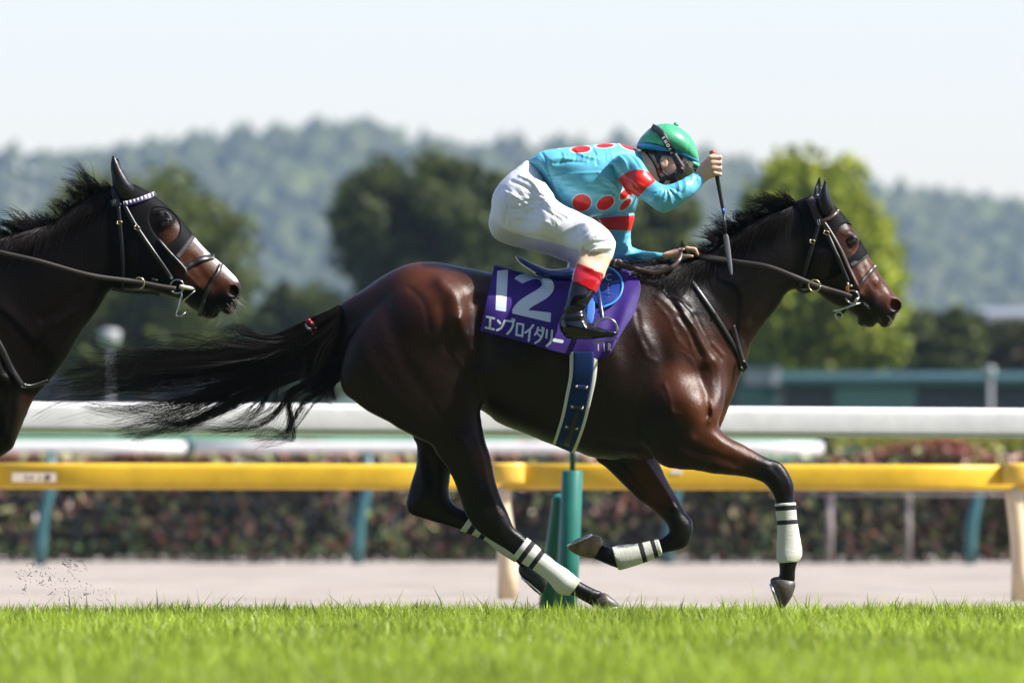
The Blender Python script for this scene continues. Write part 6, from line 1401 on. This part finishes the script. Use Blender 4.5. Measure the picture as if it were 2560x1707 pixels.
poly_solid('lining', [(1598,374),(1627,377),(1657,384),(1700,398),(1716,412),(1690,404),(1655,394),(1625,386)], 5.0, 0.0, .004, M_BLK, shellh)
BSJ = Surf(BD)
strap('chin_strap', [(1704,424),(1697,436),(1680,444),(1662,446),(1650,462)], 11, BSJ, .006, .004, M_BLK, shellh, wlist=[14, 16, 13, 9, 10])
strap('neck_strap', [(1612,378),(1628,398),(1640,420),(1645,438),(1652,448)], 3.5, BSJ, .006, .003, M_BLK, shellh)
strap('ear_strap', [(1648,392),(1649,410),(1655,428),(1668,440)], 4, BSJ, .010, .003, M_BLK, shellh)
strap('red_patch', [(1643,423),(1652,435)], 8, BSJ, .004, .003, M_CUFF, shellh)
def face_cover(name, poly, off, mat, parent):
    pm = px2m(catmull(poly, 3, True)); v, q = shell([jp['head']], off, lambda X, Z: sd_poly(pm, X, Z), .004, BD, inner=-.006); return obj(name, v, q, mat, parent)
gg = face_cover('goggles', [(1687,432),(1696,416),(1712,406),(1728,404),(1742,416),(1742,436),(1728,456),(1706,464),(1690,456)], .014, M_LENS, person)
face_cover('hair', [(1618,366),(1660,372),(1704,388),(1706,402),(1690,404),(1676,394),(1658,390),(1648,396),(1645,412),(1636,408),(1628,396)], .006, M_JHAIR, person)
fs = lambda y_: type('S', (), {'y': lambda s, a, b: np.full(np.shape(a), y_)})()
strap('cheek_strap', [(1684,386),(1694,404),(1702,420),(1706,434)], 15, fs(-.100), 0, .006, M_BLK, shellh, wlist=[12, 14, 18, 12])
mb = MB(); mb.box(W(1703, 424, -.110), (.022, .006, .020), Matrix.Rotation(.6, 3, 'Y')); mb.build('strap_buckle', M_BLK, shellh)
strap('goggle_strap', [(1690,448),(1684,456),(1676,462)], 10, BSJ, .008, .005, M_BLK, gg)
# whip
wp = empty('whip', W(1785, 405, -.205), 'black riding whip held upright with brown knob and flat flap', 'whip')
M_GRIP = PM('black_whip_grip', (0.010, 0.010, 0.012), .4); M_KNOB = PM('brown_whip_knob', (0.28, 0.10, 0.04), .35); M_FLAP = PM('grey_whip_flap', (0.16, 0.16, 0.19), .5); M_SHB = PM('blue_whip_collar', (0.02, 0.06, 0.40), .35)
yw_ = -.212
mb = MB(); mb.tube([W(1780, 376, yw_), W(1781, 379, yw_), W(1783, 388, yw_), W(1785, 396, yw_)], [.011, .0145, .0145, .012], 14); mb.build('knob', M_KNOB, wp)
mb = MB(); n_ = 60; P_ = []; R_ = []
for k in range(n_ + 1):
    t = k / n_; P_.append(W(1784 + 22.5 * t, 392 + 128 * t, yw_ + .02 * t)); R_.append((.0112 - .0035 * t) * (1 + .07 * math.sin(k * 2 * math.pi / 3)))
mb.tube(P_, R_, 10); mb.build('grip', M_GRIP, wp)
mb = MB(); mb.tube([W(1806.5, 520, yw_ + .02), W(1809, 534, yw_ + .02)], .0068, 10); mb.build('collar', M_SHB, wp)
mb = MB(); mb.tube([W(1808.5, 533, yw_ + .02), W(1816, 590, yw_ + .02)], [.0055, .0045], 10); mb.build('shaft', M_GRIP, wp)
strap('flap', [(1813,586),(1816,600),(1823,650),(1829,687)], 10, None, 0, .006, M_FLAP, wp, ys=[yw_ + .02, yw_ + .03], wlist=[7, 11, 11, 9, 4], m=7)
# turf thrown up by the hooves
M_CLOD = PM('kicked_turf', (0.020, 0.028, 0.012), .8)
S = []
for _ in range(170):
    a, b = rng.uniform(0, 1) ** 1.5, rng.normal(0, 1); px = 70 + 190 * a + 22 * b; py = 1405 + 70 * a + 42 * abs(rng.normal(0, 1)); yy = rng.normal(.1, .12); an = rng.uniform(0, 6.28); l = rng.uniform(.0012, .005) * (3.0 if rng.uniform() < .12 else 1); t = np.linspace(-1, 1, 4)
    c = W(px, min(py, 1514), yy); S.append((np.stack([c.x + l * t * math.cos(an), c.y + .3 * l * t, c.z + l * t * math.sin(an) + .2 * l * t * t], 1), rng.uniform(.0006, .0024)))
for _ in range(36):
    an = math.radians(rng.normal(-25, 25)); l = rng.uniform(.008, .026); t = np.linspace(0, 1, 6); c = W(138 + 75 * rng.uniform() ** .7, 1402 + rng.normal(8, 9), .1); S.append((np.stack([c.x + l * t * math.cos(an), c.y + 0 * t, c.z + l * t * math.sin(an) - .3 * l * t * t], 1), .0011))
cl = strands('turf_clods', S, M_CLOD, None); tag(cl, 'loose grass and soil kicked up in the air at the left', 'turf', kind='stuff')
